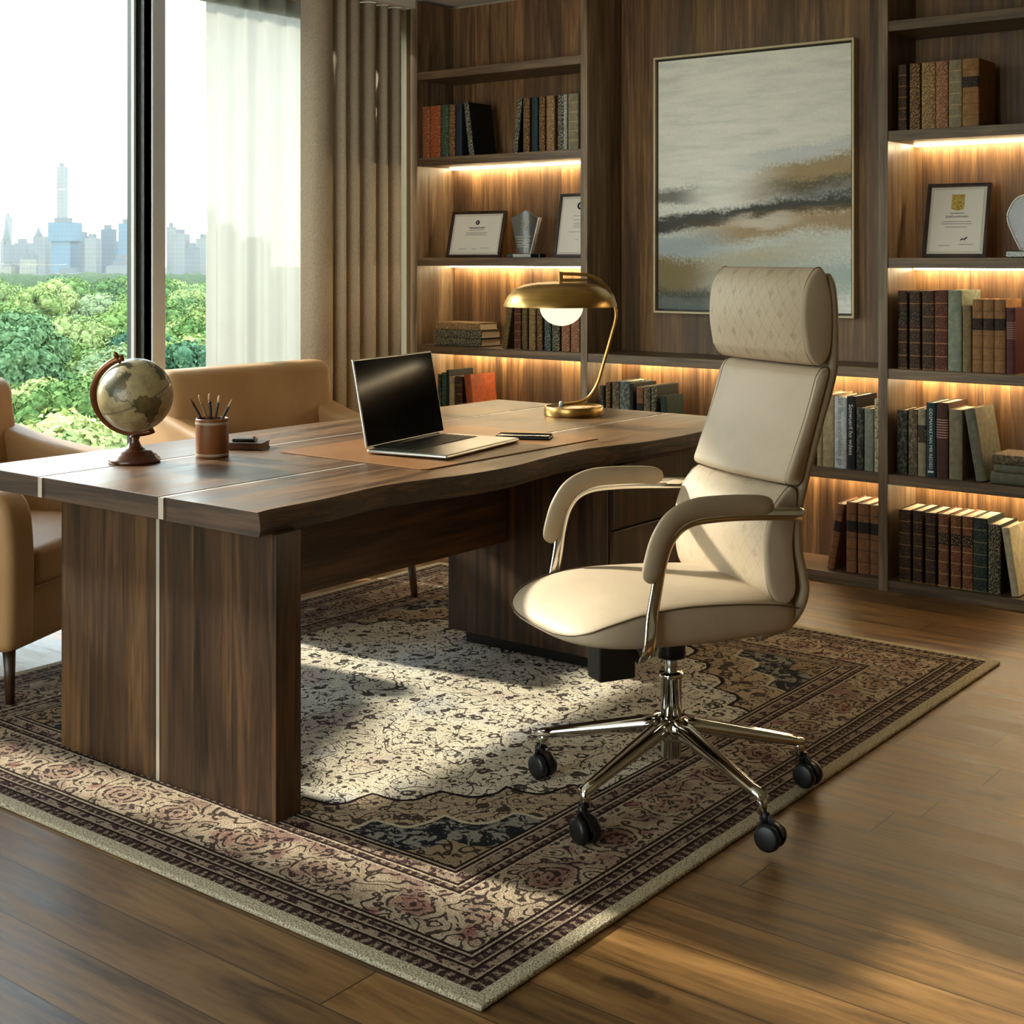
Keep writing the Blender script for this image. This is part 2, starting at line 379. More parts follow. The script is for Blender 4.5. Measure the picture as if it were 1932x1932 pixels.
def leather(name, col, col2, rough=.42, diamonds=False, sc=220):
    a = N(name, rough=rough, spec=.25); v = a.tc('Object')
    c = a.mix(a.mr(a.noise(v, 6, 3), .35, .65), col, col2)
    g = a.vor(v, sc, 'DISTANCE_TO_EDGE')
    h = a.mr(g, 0, .12)
    if diamonds:
        x, y, z = a.sep(v)[:3]; u = a.m('MULTIPLY', x, 25.0); w = a.m('MULTIPLY', z, 19.0)
        f1 = a.m('FRACT', a.m('ADD', u, w)); f2 = a.m('FRACT', a.m('SUBTRACT', u, w))
        ln = a.m('MAXIMUM', a.m('LESS_THAN', f1, .055), a.m('LESS_THAN', f2, .055))
        fill = a.m('MULTIPLY', a.inside(a.m('FRACT', a.m('MULTIPLY', w, 1.0)), .0, 1.0), a.m('MULTIPLY', a.m('LESS_THAN', a.m('FRACT', a.m('MULTIPLY', a.m('ADD', u, w), .5)), .28), a.m('LESS_THAN', a.m('FRACT', a.m('MULTIPLY', a.m('SUBTRACT', u, w), .5)), .28)))
        ln = a.m('MULTIPLY', a.m('MAXIMUM', ln, a.m('MULTIPLY', fill, .8)), a.m('GREATER_THAN', a.noise(v, 420, 1), .47))
        fade = a.mr(a.noise(v, 3.2, 2), .36, .56, .15, 1)
        k = a.m('MULTIPLY', a.m('MULTIPLY', ln, fade), a.m('LESS_THAN', a.m('ABSOLUTE', x), .196))
        c = a.mix(a.m('MULTIPLY', k, .45), c, '#57482f'); h = a.m('SUBTRACT', h, k)
    a.set('Base Color', c); a.bump(h, .12, .0015); return a.mt
M['beige'] = leather('beige_leather', '#bfab93', '#b4a188', .5)
M['beige_d'] = leather('beige_perforated', '#c0ad95', '#b5a289', .55, True)
M['taupe'] = leather('taupe_leather', '#a59279', '#9a876d', .45)
M['tan'] = leather('tan_leather', '#a67c50', '#ae875c', .5)
M['tan_dk'] = leather('tan_leather_dark', '#8f683f', '#97704a', .5)
M['mat_l'] = leather('mat_leather', '#7d5331', '#8a5f3a', .38)
M['cup'] = leather('cup_leather', '#6b3d1e', '#7a4926', .45)
M['piping'] = N('piping', rough=.5, col='#5b4a31').mt
M['stitch'] = N('stitching', rough=.7, col='#3a2c1c').mt
M['chrome'] = N('chrome', rough=.08, metal=1, col='#dedcd6').mt
M['steel'] = N('brushed_steel', rough=.28, metal=1, col='#b5b2aa').mt
def brass():
    a = N('brushed_brass', rough=.27, metal=1); v = a.tc('Object')
    n = a.noise(a.map(v, (1, 1, 30)), 8, 3)
    a.set('Base Color', a.ramp(n, [(.3, '#ad8a4f'), (.7, '#b8955a')])); a.set('Roughness', a.mr(n, .3, .7, .27, .31)); return a.mt
M['brass'] = brass()
M['black'] = N('black_plastic', rough=.42, col='#0c0c0c').mt
M['screen'] = N('matte_dark_screen', rough=.10, col='#050606', spec=.06).mt
M['blackg'] = N('black_glass', rough=.06, col='#060707', spec=.5).mt
M['alu'] = N('silver_aluminium', rough=.33, metal=1, col='#c9c8c5').mt
M['key'] = N('key_caps', rough=.5, col='#141414').mt
M['trackpad'] = N('trackpad', rough=.28, metal=1, col='#bdbcba').mt
M['resin'] = N('pale_resin_inlay', rough=.25, metal=.5, col='#d6ccbf').mt
M['ceil'] = N('white_ceiling', rough=.9, col='#e9e6df').mt
M['wall'] = N('plaster', rough=.9, col='#a8997f').mt
M['frame_dk'] = N('dark_window_frame', rough=.35, metal=.3, col='#2a2a28').mt
M['frame_gr'] = N('grey_window_frame', rough=.45, metal=.0, col='#b5b8b8').mt
def curtain_mat():
    a = N('linen_curtain', rough=.9, spec=.1); v = a.tc('Object')
    n = a.noise(a.map(v, (1, 1, .3)), 300, 2)
    a.set('Base Color', a.ramp(n, [(.3, '#ab9d8a'), (.7, '#c8baa4')])); a.bump(n, .2, .001); return a.mt
M['curtain'] = curtain_mat()
def sheer_mat():
    a = N('sheer_voile'); t = a.t; a.t.nodes.remove(a.p)
    d = a.n('ShaderNodeBsdfDiffuse'); d.inputs[0].default_value = lin('#c0bfba')
    tl = a.n('ShaderNodeBsdfTranslucent'); tl.inputs[0].default_value = lin('#c0bfba')
    tr = a.n('ShaderNodeBsdfTransparent')
    m1 = a.n('ShaderNodeMixShader'); m1.inputs[0].default_value = .6; t.links.new(d.outputs[0], m1.inputs[1]); t.links.new(tl.outputs[0], m1.inputs[2])
    m2 = a.n('ShaderNodeMixShader'); m2.inputs[0].default_value = .80; t.links.new(tr.outputs[0], m2.inputs[1]); t.links.new(m1.outputs[0], m2.inputs[2])
    t.links.new(m2.outputs[0], a.out.inputs[0]); return a.mt
M['sheer'] = sheer_mat()
def pane_mat(name='window_glass'):
    a = N(name); t = a.t; a.t.nodes.remove(a.p)
    g = a.n('ShaderNodeBsdfGlossy'); g.inputs['Roughness'].default_value = .01; tr = a.n('ShaderNodeBsdfTransparent'); tr.inputs[0].default_value = (.97, .99, .97, 1)
    fr = a.n('ShaderNodeFresnel'); fr.inputs[0].default_value = 1.10
    mx = a.n('ShaderNodeMixShader'); t.links.new(fr.outputs[0], mx.inputs[0]); t.links.new(tr.outputs[0], mx.inputs[1]); t.links.new(g.outputs[0], mx.inputs[2])
    t.links.new(mx.outputs[0], a.out.inputs[0]); return a.mt
M['pane'] = pane_mat()
def emit(name, col, st):
    a = N(name); a.p.inputs['Base Color'].default_value = (0, 0, 0, 1)
    a.p.inputs['Emission Color'].default_value = lin(col); a.p.inputs['Emission Strength'].default_value = st; return a.mt
M['led'] = emit('warm_led', '#ffe6b6', 42)
M['bulb'] = emit('opal_bulb', '#ffefc2', .85)
M['paper'] = N('cream_pages', rough=.8, col='#cdb995').mt
M['ink'] = N('printed_ink', rough=.7, col='#3c3a36').mt
M['inkb'] = N('black_ink', rough=.7, col='#0e0e0e').mt
M['certp'] = N('certificate_paper', rough=.35, col='#ece6da', spec=.4).mt
M['mount'] = N('certificate_mount', rough=.6, col='#d6cfc0').mt
M['frame_w'] = wood('dark_frame_wood', '#1c100a', '#2f1b10', '#452a18', 'z', .35)
M['gold'] = N('gold_foil', rough=.4, metal=.7, col='#c9a545').mt
M['white_l'] = N('white_lettering', rough=.6, col='#d8d5cc').mt
M['grey_l'] = N('grey_lettering', rough=.6, col='#76808c').mt
a_ = N('award_glass', rough=.04, col='#80847c'); a_.p.inputs['Transmission Weight'].default_value = .75; a_.p.inputs['IOR'].default_value = 1.45; M['aglass'] = a_.mt
a_ = N('green_glass', rough=.05, col='#3f5a48'); a_.p.inputs['Transmission Weight'].default_value = .6; M['gglass'] = a_.mt
M['etch'] = N('etched_white', rough=.7, col='#c9c8c2').mt
M['bevelw'] = N('bright_bevel', rough=.15, col='#e6e4dc').mt

# ------------------------------------------------------------------ the setting
def struct(name, mb, m, parent=None):
    o = mb.build(name, m, parent)
    if not parent: o['kind'] = 'structure'
    return o
XR, YF, ZC = 1.7, -1.7, 2.72
struct('floor', MB().box(-5.3, XR+.1, YF-.1, 5.9, -.06, 0), M['floor'])
struct('ceiling', MB().box(-5.3, XR+.1, YF-.1, 5.9, ZC, ZC+.1), M['ceil'])
struct('wall_back', MB().box(-5.3, XR+.1, 5.80, 5.9, 0, ZC), M['wall'])
struct('wall_right', MB().box(XR, XR+.1, YF, 5.8, 0, ZC), M['wall'])
struct('wall_front', MB().box(-5.3, -4.7, YF-.1, YF, 0, ZC).box(-1.2, XR+.1, YF-.1, YF, 0, ZC).box(-4.7, -1.2, YF-.1, YF, 2.62, ZC).box(-4.7, -1.2, YF-.1, YF, 0, .10), M['wall'])  # opening made and sized for the added fill window
struct('wall_left', MB().box(-5.3, -5.0, YF, 1.82, 0, ZC).box(-5.3, -5.05, 1.82, 5.8, 2.62, ZC).box(-5.3, -5.0, 5.50, 5.8, 0, ZC), M['wall'])
# windows: dark outer frame, grey inner mullion, glass
def window(n, y0, y1, mull):
    f = MB().box(-5.16, -5.10, y0, y1, 0, .09).box(-5.16, -5.10, y0, y1, 2.56, 2.62).box(-5.16, -5.10, y0, y0+.012, .09, 2.56).box(-5.16, -5.10, y1-.012, y1, .09, 2.56)
    o = struct('window_%d' % n, f, M['frame_dk'])
    MB().box(-5.135, -5.125, y0+.01, y1-.01, .08, 2.57).build('pane', M['pane'], o)
    if mull:
        MB().box(-5.16, -5.005, y1, y1+.004, 0, 2.62).box(-5.16, -5.06, y1+.004, y1+.07, 0, 2.62).build('mullion_core', M['frame_dk'], o)
        MB().box(-5.06, -4.995, y1+.0, y1+.07, 0, 2.62, .004).build('mullion_cap', M['frame_gr'], o)
        MB().box(-5.118, -5.098, y1-.022, y1-.012, .09, 2.56).build('glazing_bead', M['frame_gr'], o)
window(1, 1.82, 3.855, True)
window(2, 3.93, 5.50, False)

fw = MB()  # unseen window added behind the camera to give soft frontal fill
for xx in (-4.7, -2.98, -1.26): fw.box(xx, xx+.06, YF-.09, YF-.03, .10, 2.62)
fw.box(-4.64, -1.26, YF-.09, YF-.03, .10, .16).box(-4.64, -1.26, YF-.09, YF-.03, 2.56, 2.62)
o = struct('window_3', fw, M['frame_dk']); MB().box(-4.65, -1.25, YF-.065, YF-.055, .15, 2.57).build('pane', M['pane'], o)
def drape(name, ys, xs, z0, z1, th, mat, label, cat, rows=1):
    P = bez([(x, y, 0) for x, y in zip(xs, ys)], 8); rings = []
    for k in range(rows+1):
        z = z0+(z1-z0)*k/rows
        front = [(p.x, p.y, z) for p in P]; back = [(p.x-th, p.y, z) for p in P][::-1]
        rings.append(front+back)
    o = MB().loft(rings).build(name, mat); tag(o, label, cat); return o
cy_, cx_ = [], []
folds = [4.764, 4.955, 5.025, 5.132, 5.252, 5.332, 5.44]
for i in range(len(folds)-1):
    a0, b0 = folds[i], folds[i+1]; w_ = b0-a0
    cy_ += [a0+.004, a0+w_*.22, a0+w_*.55, a0+w_*.88]; cx_ += [-5.03, -4.965, -4.945, -4.975]
cy_.append(5.445); cx_.append(-5.03)
drape('curtain', cy_, cx_, .01, 2.66, .004, M['curtain'], 'heavy beige linen curtain hanging in folds beside the left bookcase', 'curtain')
ys = [4.20+.0 + i*.0425 for i in range(16)]
xs = [-5.055+.022*math.sin(i*1.9+.5*math.sin(i)) for i in range(16)]
drape('sheer_curtain', ys, xs, .01, 2.66, .0015, M['sheer'], 'translucent white sheer curtain in front of the window', 'curtain')
struct('trim_1', MB().box(-5.08, -4.9, 1.5, 5.46, 2.665, 2.72), M['ceil'])

# ------------------------------------------------------------------ the view outside: park, skyline, haze
def leaf_mat(name, c1, c2, c3):
    a = N(name, rough=1, spec=0); v = a.tc('Object'); r = a.rnd()
    n = a.noise(v, 1.1, 5, .65); c = a.ramp(n, [(.34, c1), (.5, c2), (.66, c3)])
    c = a.mix(.5 if name != 'far_foliage' else .0, c, a.ramp(r, [(0, '#2b4a3e'), (.35, '#4f7044'), (.7, '#8a9f5c'), (1, '#ccd090')])); a.set('Base Color', c)
    a.bump(a.noise(v, 3.5, 4, .7), 1.0, .5)
    return a.mt
LM = [leaf_mat('foliage_mid', '#36543a', '#76944f', '#b4c478'), leaf_mat('foliage_yellow', '#55693f', '#a0ae62', '#d4d692'), leaf_mat('foliage_blue', '#2f4d48', '#5c8068', '#95b088')]
BARK = N('bark', rough=.9, col='#4a3a2a').mt
def crown_mesh(seed, blobs, mat):
    """a crown of leaf clumps: dark rounded cores with small curved leaf sprays over them"""
    rd = random.Random(seed); V, F = [], []; mb = MB()
    for i in range(blobs):
        th = rd.random()*6.283; u = rd.random()**.5; zz = rd.uniform(-.6, 1)
        rad = math.sqrt(max(0, 1-zz*zz))*(.60+.40*u); s = rd.uniform(.7, 1.45)
        c = Vector((4.0*rad*math.cos(th), 4.0*rad*math.sin(th), 9.5+3.9*zz))
        b = bmesh.new(); bmesh.ops.create_icosphere(b, subdivisions=1, radius=s*.8)
        for v in b.verts: v.co = c+v.co*rd.uniform(.8, 1.15)
        mb._merge(b, None, True)
        for k in range(46):
            n = Vector((rd.gauss(0, 1), rd.gauss(0, 1), rd.gauss(.25, 1))).normalized()
            p = c+n*s*rd.uniform(.75, 1.12); a = n.cross(Vector((rd.gauss(0, 1), rd.gauss(0, 1), rd.gauss(0, 1)))).normalized(); d2 = n.cross(a)
            q = rd.uniform(.16, .36); m = len(V); up = n*q*.35
            V += [p-a*q, p-d2*q*.7+up, p+a*q-up*.5, p+d2*q*.7+up]; F.append((m, m+1, m+2, m+3))
    mb.sphere(3.1, (0, 0, 9.2), 2)
    mb.mi = 1; mb.tube([(0, 0, -3.0), (0, 0, 3), (.2, 0, 7)], .35, 8)
    vs = [mb.bm.verts.new(v) for v in V]
    for f in F:
        fc = mb.bm.faces.new([vs[k] for k in f]); fc.smooth = False
    me = bpy.data.meshes.new('tree'); mb.bm.to_mesh(me); mb.bm.free()
    me.materials.append(mat); me.materials.append(BARK); return me
protos = [crown_mesh(11+i, 95, LM[i % 3]) for i in range(6)]
GZ = -27.0
def ray(px, d):
    k = (px-966)/2645; a = R_(37.97); r = k*d
    return Vector((r*math.cos(a)-d*math.sin(a), r*math.sin(a)+d*math.cos(a)))
ntree = 0; d = 62.0; rd = random.Random(5)
TL = {0: 'mid green leafy park tree below the window', 1: 'yellow green leafy park tree below the window', 2: 'bluish green leafy park tree below the window'}
while d < 420 and ntree < 290:
    step = 7.6*(1+d/900); px = -150+rd.uniform(0, 60)
    while px < 640:
        if not (px > 500 and d < 120):
            p = ray(px, d+rd.uniform(-3, 3)); k = rd.choice([0, 0, 3, 3, 1, 4, 2, 5])
            o = bpy.data.objects.new('tree', protos[k]); C.objects.link(o)
            s = rd.uniform(.85, 1.2)*(1+d/1500); o.location = (p.x, p.y, GZ+rd.uniform(-1, 1.5)); o.scale = (s*1.05, s*1.05, s*rd.uniform(.95, 1.15)); o.rotation_euler = (0, 0, rd.uniform(0, 6.28))
            tag(o, TL[k % 3], 'tree', 'park trees below the window'); ntree += 1
        px += step/d*2645*rd.uniform(.85, 1.2)
    d += step*.95
mb = MB()
dd = 425
while dd < 1080:
    px = -250
    while px < 760:
        p = ray(px, dd+rd.uniform(-8, 8)); s = rd.uniform(5, 8.5)
        b = bmesh.new(); bmesh.ops.create_icosphere(b, subdivisions=2, radius=s)
        for v in b.verts:
            k = 1+rd.uniform(-.15, .15); v.co = (p.x+v.co.x*k, p.y+v.co.y*k, GZ+9+rd.uniform(-.2, .2)+v.co.z*k)
        mb._merge(b, None, True); px += 11/dd*2645*rd.uniform(.8, 1.3)
    dd += 12
tag(mb.build('woodland', leaf_mat('far_foliage', '#26361f', '#3a4b2c', '#4c5d38')), 'distant carpet of park treetops below the skyline', 'woods', None, 'stuff')
struct('ground', MB().box(-3500, -30, -1500, 3500, GZ-4, GZ-3), N('park_ground', rough=1, spec=0, col='#4a5a30').mt)

def facade(name, col, line, sx=3.5):
    a = N(name, rough=.95, spec=.05); v = a.tc('Object'); x, y, z = a.sep(v)[:3]
    f = a.m('MAXIMUM', a.m('LESS_THAN', a.m('FRACT', a.m('DIVIDE', z, 4.0)), .35), a.m('LESS_THAN', a.m('FRACT', a.m('DIVIDE', a.m('ADD', x, y), sx)), .25))
    a.set('Base Color', a.mix(f, line, col)); return a.mt
FB = {'blue': facade('blue_glass_facade', '#4d6470', '#475f6c'), 'grey': facade('grey_stone_facade', '#5a5c5c', '#545758'),
      'pale': facade('pale_stone_facade', '#6a6a67', '#646461'), 'cream': facade('cream_facade', '#7a776a', '#716e61'), 'slate': facade('slate_facade', '#48545c', '#434e56')}
def tower(px0, px1, ytop, d, fm, label, spire=None, step=None):
    c = ray((px0+px1)/2, d); w = (px1-px0)/2645*d/2
    zt = 1.364-(ytop-486)/2645*d
    o = thing('building', label, 'building', (c.x, c.y, GZ-3), R_(37.97)); h = zt-GZ+3
    mb = MB().box(-w, w, 0, 2*w+8, 0, h)
    if step:
        f, hh = step; mb = MB().box(-w*f, w*f, 2, 2*w+6, 0, h).box(-w, w, 0, 2*w+8, h-hh, h)
    mb.build('facade', FB[fm], o)
    if spire:
        sx, sy = spire; q = (sx-(px0+px1)/2)/2645*d; hz = 1.364-(sy-486)/2645*d-GZ+3
        MB().lathe([(5, h-2), (2.5, h+(hz-h)*.45), (.3, hz)], 8, (q, 8, 0), cap=True).build('spire', FB['grey'], o)
    else:
        MB().box(-w*.6, w*.6, 4, w+4, h, h+4).build('roof_plant', FB['grey'], o)
T_ = [(107, 119.5, 314, 1500, 'pale', 'very tall slender pale tower rising above the skyline', None, None),
 (90, 136, 419, 1250, 'blue', 'wide blue glass tower in front of the tall slender tower', None, (.78, 17)),
 (0, 6, 455, 1500, 'pale', 'pale tower with a needle spire at the far left of the skyline', (6.5, 411), None),
 (9, 16, 408, 1700, 'pale', 'thin pale tower next to the needle spire', None, None),
 (6, 18, 461, 1350, 'grey', 'low grey block under the needle spire', None, None),
 (26, 50, 458, 1400, 'grey', 'grey stepped tower left of the pointed church-like tower', None, None),
 (62, 86, 446, 1300, 'pale', 'pale tower with a pointed spire left of the wide blue tower', (67, 427), None),
 (131, 147, 452, 1350, 'cream', 'cream slab right of the wide blue tower', None, None),
 (149, 163, 445, 1300, 'grey', 'dark grey slab with flat top in mid skyline', None, None),
 (160, 181, 449, 1250, 'pale', 'pale slab in front of the dark grey slab', None, None),
 (190, 210, 432, 1300, 'slate', 'slate blue narrow tower near the window mullion', None, None),
 (208, 217, 455, 1330, 'slate', 'lower shoulder block beside the slate blue tower', None, None),
 (223, 252, 421, 1280, 'blue', 'blue glass tower touching the window mullion', None, None),
 (0, 21, 503, 1150, 'cream', 'low cream block at the left end of the tree line', None, None),
 (21, 37, 500, 1160, 'grey', 'low grey block above the trees at the left', None, None),
 (37, 56, 489, 1140, 'cream', 'low cream block below the stepped grey tower', None, None),
 (55, 63, 482, 1180, 'grey', 'narrow grey block left of the pointed spire tower', None, None),
 (86, 96, 470, 1400, 'cream', 'narrow cream slab left behind the wide blue tower', None, None),
 (98, 148, 515, 1120, 'pale', 'long low white building at the foot of the wide blue tower', None, None),
 (178, 190, 480, 1350, 'pale', 'pale filler block left of the slate blue tower', None, None),
 (200, 252, 502, 1130, 'pale', 'broad low pale block at the foot of the slate tower', None, None),
 (210, 240, 490, 1200, 'slate', 'low slate block between slate tower and mullion', None, None),
 (314, 326, 428, 1300, 'pale', 'pale tower just right of the window mullion', None, None),
 (325, 349, 441, 1250, 'pale', 'broad pale tower second right of the mullion', None, None),
 (349, 369, 467, 1200, 'grey', 'low grey tower between two pale towers right of mullion', None, None),
 (369, 401, 450, 1250, 'pale', 'pale tower left of the sheer curtain edge', None, None),
 (392, 403, 396, 1500, 'grey', 'tall thin grey tower at the edge of the sheer curtain', None, None),
 (404, 440, 430, 1300, 'grey', 'wide tower hidden behind the sheer curtain', None, None),
 (450, 500, 455, 1300, 'pale', 'pale block dimly behind the middle of the sheer curtain', None, None)]
for t_ in T_: tower(*t_)
hz = N('haze_air'); hz.t.nodes.remove(hz.p)
vs = hz.n('ShaderNodeVolumeScatter'); vs.inputs['Color'].default_value = (.97, .99, 1, 1); vs.inputs['Density'].default_value = .00010; vs.inputs['Anisotropy'].default_value = .1
hz.t.links.new(vs.outputs[0], hz.out.inputs['Volume'])
o = MB().box(-2600, -150, -900, 2600, GZ-2, 112).build('haze', hz.mt); tag(o, 'pale summer haze over the park and skyline', 'haze', None, 'stuff')

# ------------------------------------------------------------------ bookcases
YB, YK = 5.46, 5.755
SH = [1.882, 1.363, .910, .478, .045]; TH = .042
def bookcase(name, label, x0, x1, shelves, lit, left_side=True, right_side=True):
    t = thing(name, label, 'bookcase', (0, 0, 0))
    MB().box(x0, x1, YK, 5.798, 0, 2.70).build('back_panel', M['panel'], t)
    for k, z in enumerate(shelves):
        if z < .1: s = MB().box(x0, x1, YB+.004, YK, .0, z, .0015).build('plinth_shelf', M['shelfw'], t)
        else: s = MB().box(x0, x1, YB+.004, YK, z-TH, z, .0015).build('shelf', M['shelfw'], t)
        if k in lit:
            MB().box(x0+.01, x1-.01, YK-.044, YK-.030, z-TH-.008, z-TH).build('led_strip', M['led'], s)
    return t
tl = bookcase('bookcase', 'left walnut bookcase with lit shelves beside the curtain', -4.89, -3.848, [2.33]+SH, (1, 2, 3))
tcn = bookcase('bookcase', 'central low walnut shelving under the painting', -3.809, -2.355, SH[2:], (0, 1))
tr_ = bookcase('bookcase', 'right walnut bookcase with lit shelves at the picture edge', -2.314, -.95, [2.33]+SH, (1, 2, 3, 4))
MB().box(-4.935, -4.89, YB, 5.798, 0, 2.70, .0015).build('side_panel', M['case'], tl)
MB().box(-3.848, -3.809, YB, 5.798, 0, 2.70, .0015).build('side_panel', M['case'], tl)
MB().box(-2.355, -2.314, YB, 5.798, 0, 2.70, .0015).build('side_panel', M['case'], tr_)
MB().box(-.95, -.91, YB, 5.798, 0, 2.70, .0015).build('side_panel', M['case'], tr_)

# books
def book_mat(key, base, acc='#b08a4a', style='plain', dark='#15100c'):
    a = N('book_'+key, rough=.62, spec=.3); g = a.sep(a.tc('Generated')); v = a.tc('Object'); z = g[2]
    sp = a.m('LESS_THAN', a.sep(v)[1], .010)
    n = a.noise(v, 35, 4, .6); c = a.mix(a.mr(n, .35, .7), base, a.mix(.45, base, dark))
    fine = a.noise(a.map(v, (1, 1, .7)), 230, 2, .7)
    if style == 'gilt':
        k = a.m('MULTIPLY', a.m('GREATER_THAN', fine, .53), sp); c = a.mix(a.m('MULTIPLY', k, .8), c, acc)
    if style == 'bands' or style == 'label':
        f = a.m('FRACT', a.m('MULTIPLY', z, 6.0)); ln = a.m('MULTIPLY', a.m('LESS_THAN', f, .07), sp); c = a.mix(a.m('MULTIPLY', ln, .75), c, acc)
        k = a.m('MULTIPLY', a.m('GREATER_THAN', fine, .60), sp); c = a.mix(a.m('MULTIPLY', k, .5), c, acc)
    if style == 'label':
        k = a.m('MULTIPLY', a.inside(z, .58, .74), sp); c = a.mix(k, c, dark)
        k2 = a.m('MULTIPLY', k, a.m('GREATER_THAN', fine, .57)); c = a.mix(a.m('MULTIPLY', k2, .7), c, acc)
    if style == 'mottled':
        k = a.m('GREATER_THAN', a.noise(v, 60, 4, .7), .52); c = a.mix(a.m('MULTIPLY', k, .65), c, acc)
    if style == 'lines':
        ln = a.m('MULTIPLY', a.inside(z, .52, .78), a.m('LESS_THAN', a.m('FRACT', a.m('MULTIPLY', z, 30.0)), .38)); c = a.mix(a.m('MULTIPLY', a.m('MULTIPLY', ln, sp), .8), c, acc)
    if style == 'patch':
        k = a.m('MULTIPLY', a.inside(z, .50, .76), a.m('GREATER_THAN', a.noise(v, 28, 3), .42)); c = a.mix(k, c, acc)
    a.set('Base Color', c); a.bump(n, .15, .001); return a.mt
BM = {k: book_mat(k, *v) for k, v in dict(
 rust=('#7a3a20', '#b87a45', 'gilt'), rustred=('#8a3418', '#c07a40', 'gilt'), dgreen=('#20342a', '#5f7a5a', 'gilt'), browngilt=('#4a2c18', '#b08a50', 'gilt'),
 navy=('#262c36', '#5d646c', 'plain'), blackgilt=('#15130f', '#b9b09a', 'gilt'), teal=('#1d3a40', '#587a7a', 'plain'), tangilt=('#7d5c38', '#c0a070', 'gilt'),
 silver=('#8f8f86', '#d0cdc2', 'gilt'), greige=('#8c8068', '#c0a872', 'bands'), dbrown=('#3a2414', '#9a7240', 'bands'), dbrownl=('#3c2415', '#a07a44', 'label'),
 redbrown=('#57291b', '#b07848', 'bands'), sage=('#8c9480', '#5f6656', 'plain'), beige=('#8a7550', '#6a5838', 'mottled'), tanl=('#9a6f42', '#6b4726', 'label'),
 maroon=('#5c3030', '#b08a80', 'lines'), olive=('#5d4a2c', '#907844', 'gilt'), copper=('#8a5236', '#c09070', 'gilt'), tealblack=('#152422', '#8fa09a', 'gilt'),
 greycl=('#55584f', '#8a8c80', 'mottled'), brownpl=('#40291a', '#7a6040', 'mottled'), orange=('#b0552a', '#8a4020', 'plain'), cream=('#b8a27c', '#8a7654', 'plain'),
 white=('#c9ccc8', '#8a9098', 'plain'), blackpl=('#191a1a', '#d0cdc2', 'plain'), sagem=('#8a8d7c', '#6c7062', 'mottled'), creamp=('#c6b690', '#1e1a12', 'mottled'),
 dmott=('#2a2820', '#6a6656', 'mottled'), patch=('#9a8b70', '#3a2e20', 'patch'), mbrown=('#4a2a1e', '#c09080', 'lines'), taupe=('#857960', '#6c5c40', 'plain'),
 taupe2=('#6f6a58', '#8a7a54', 'plain'), antique=('#8a5a34', '#3f2414', 'label'), antiq2=('#7a4a2c', '#caa070', 'label'), dgreenl=('#23332e', '#8a8468', 'bands'),
 bkgilt=('#222420', '#a89c78', 'gilt'), parch=('#c9bd9c', '#a89a76', 'plain'), greenpl=('#1f3026', '#5a6a50', 'plain'), gbrown=('#5a4a38', '#8a7858', 'mottled')).items()}
ORD = ['first', 'second', 'third', 'fourth', 'fifth', 'sixth', 'seventh', 'eighth', 'ninth', 'tenth', 'eleventh', 'twelfth', 'thirteenth', 'fourteenth', 'fifteenth', 'sixteenth']
def book_mesh(t, h, dp, hubs):
    """cover in local space: x thickness, y from the spine (0) inwards, z up"""
    mb = MB(); n = 6; hw = t/2; bt = min(.0032, t*.12); bul = min(.006, t*.22)
    out = [(hw*math.cos(math.pi-math.pi*k/n), bul*(1-math.sin(math.pi*k/n))) for k in range(n+1)]
    outer = [(-hw, dp)]+out+[(hw, dp)]
    inn = [(hw-bt, dp), (hw-bt, bul+.004), (-hw+bt, bul+.004), (-hw+bt, dp)]
    mb.prism(outer+inn, 0, h, 'z')
    for f in mb.bm.faces: f.smooth = False
    for k in range(hubs):
        zz = h*(k+1)/(hubs+1)
        pr = [(hw*1.0*math.cos(math.pi-math.pi*q/n), bul*(1-math.sin(math.pi*q/n))-.0018) for q in range(n+1)]
        mb.prism(pr+[(hw*.8, bul+.003), (-hw*.8, bul+.003)], zz-.003, zz+.003, 'z')
    return mb
def make_book(x, y, z, t, h, dp, mk, label, group, lean=0, rotz=0, hubs=0, flat=False):
    o = book_mesh(t, h, dp, hubs).build('book', BM[mk]); bt = min(.0032, t*.12)
    pg = MB().box(-t/2+bt, t/2-bt, min(.006, t*.22)+.004, dp-.006, .004, h-.004).build('pages', M['paper'], o)
    if flat: o.rotation_euler = (0, R_(90), rotz); o.location = (x, y, z)
    else:
        o.rotation_euler = (0, lean, rotz); o.location = (x, y, z+abs(math.sin(lean))*t/2)
    tag(o, label, 'book', group); return o
def row(phrase, group, z, books):
    """books: (x0, x1, height, depth, material, description, lean, hubs)"""
    out = []
    for i, b in enumerate(books):
        x0, x1, h, dp, mk, ds = b[:6]; lean = b[6] if len(b) > 6 else 0; hubs = b[7] if len(b) > 7 else 0
        out.append(make_book((x0+x1)/2, 5.495+(b[8] if len(b) > 8 else 0), z+.0005, x1-x0, h, dp, mk, '%s book, %s from left %s' % (ds, ORD[i], phrase), group, lean, 0, hubs))
    return out
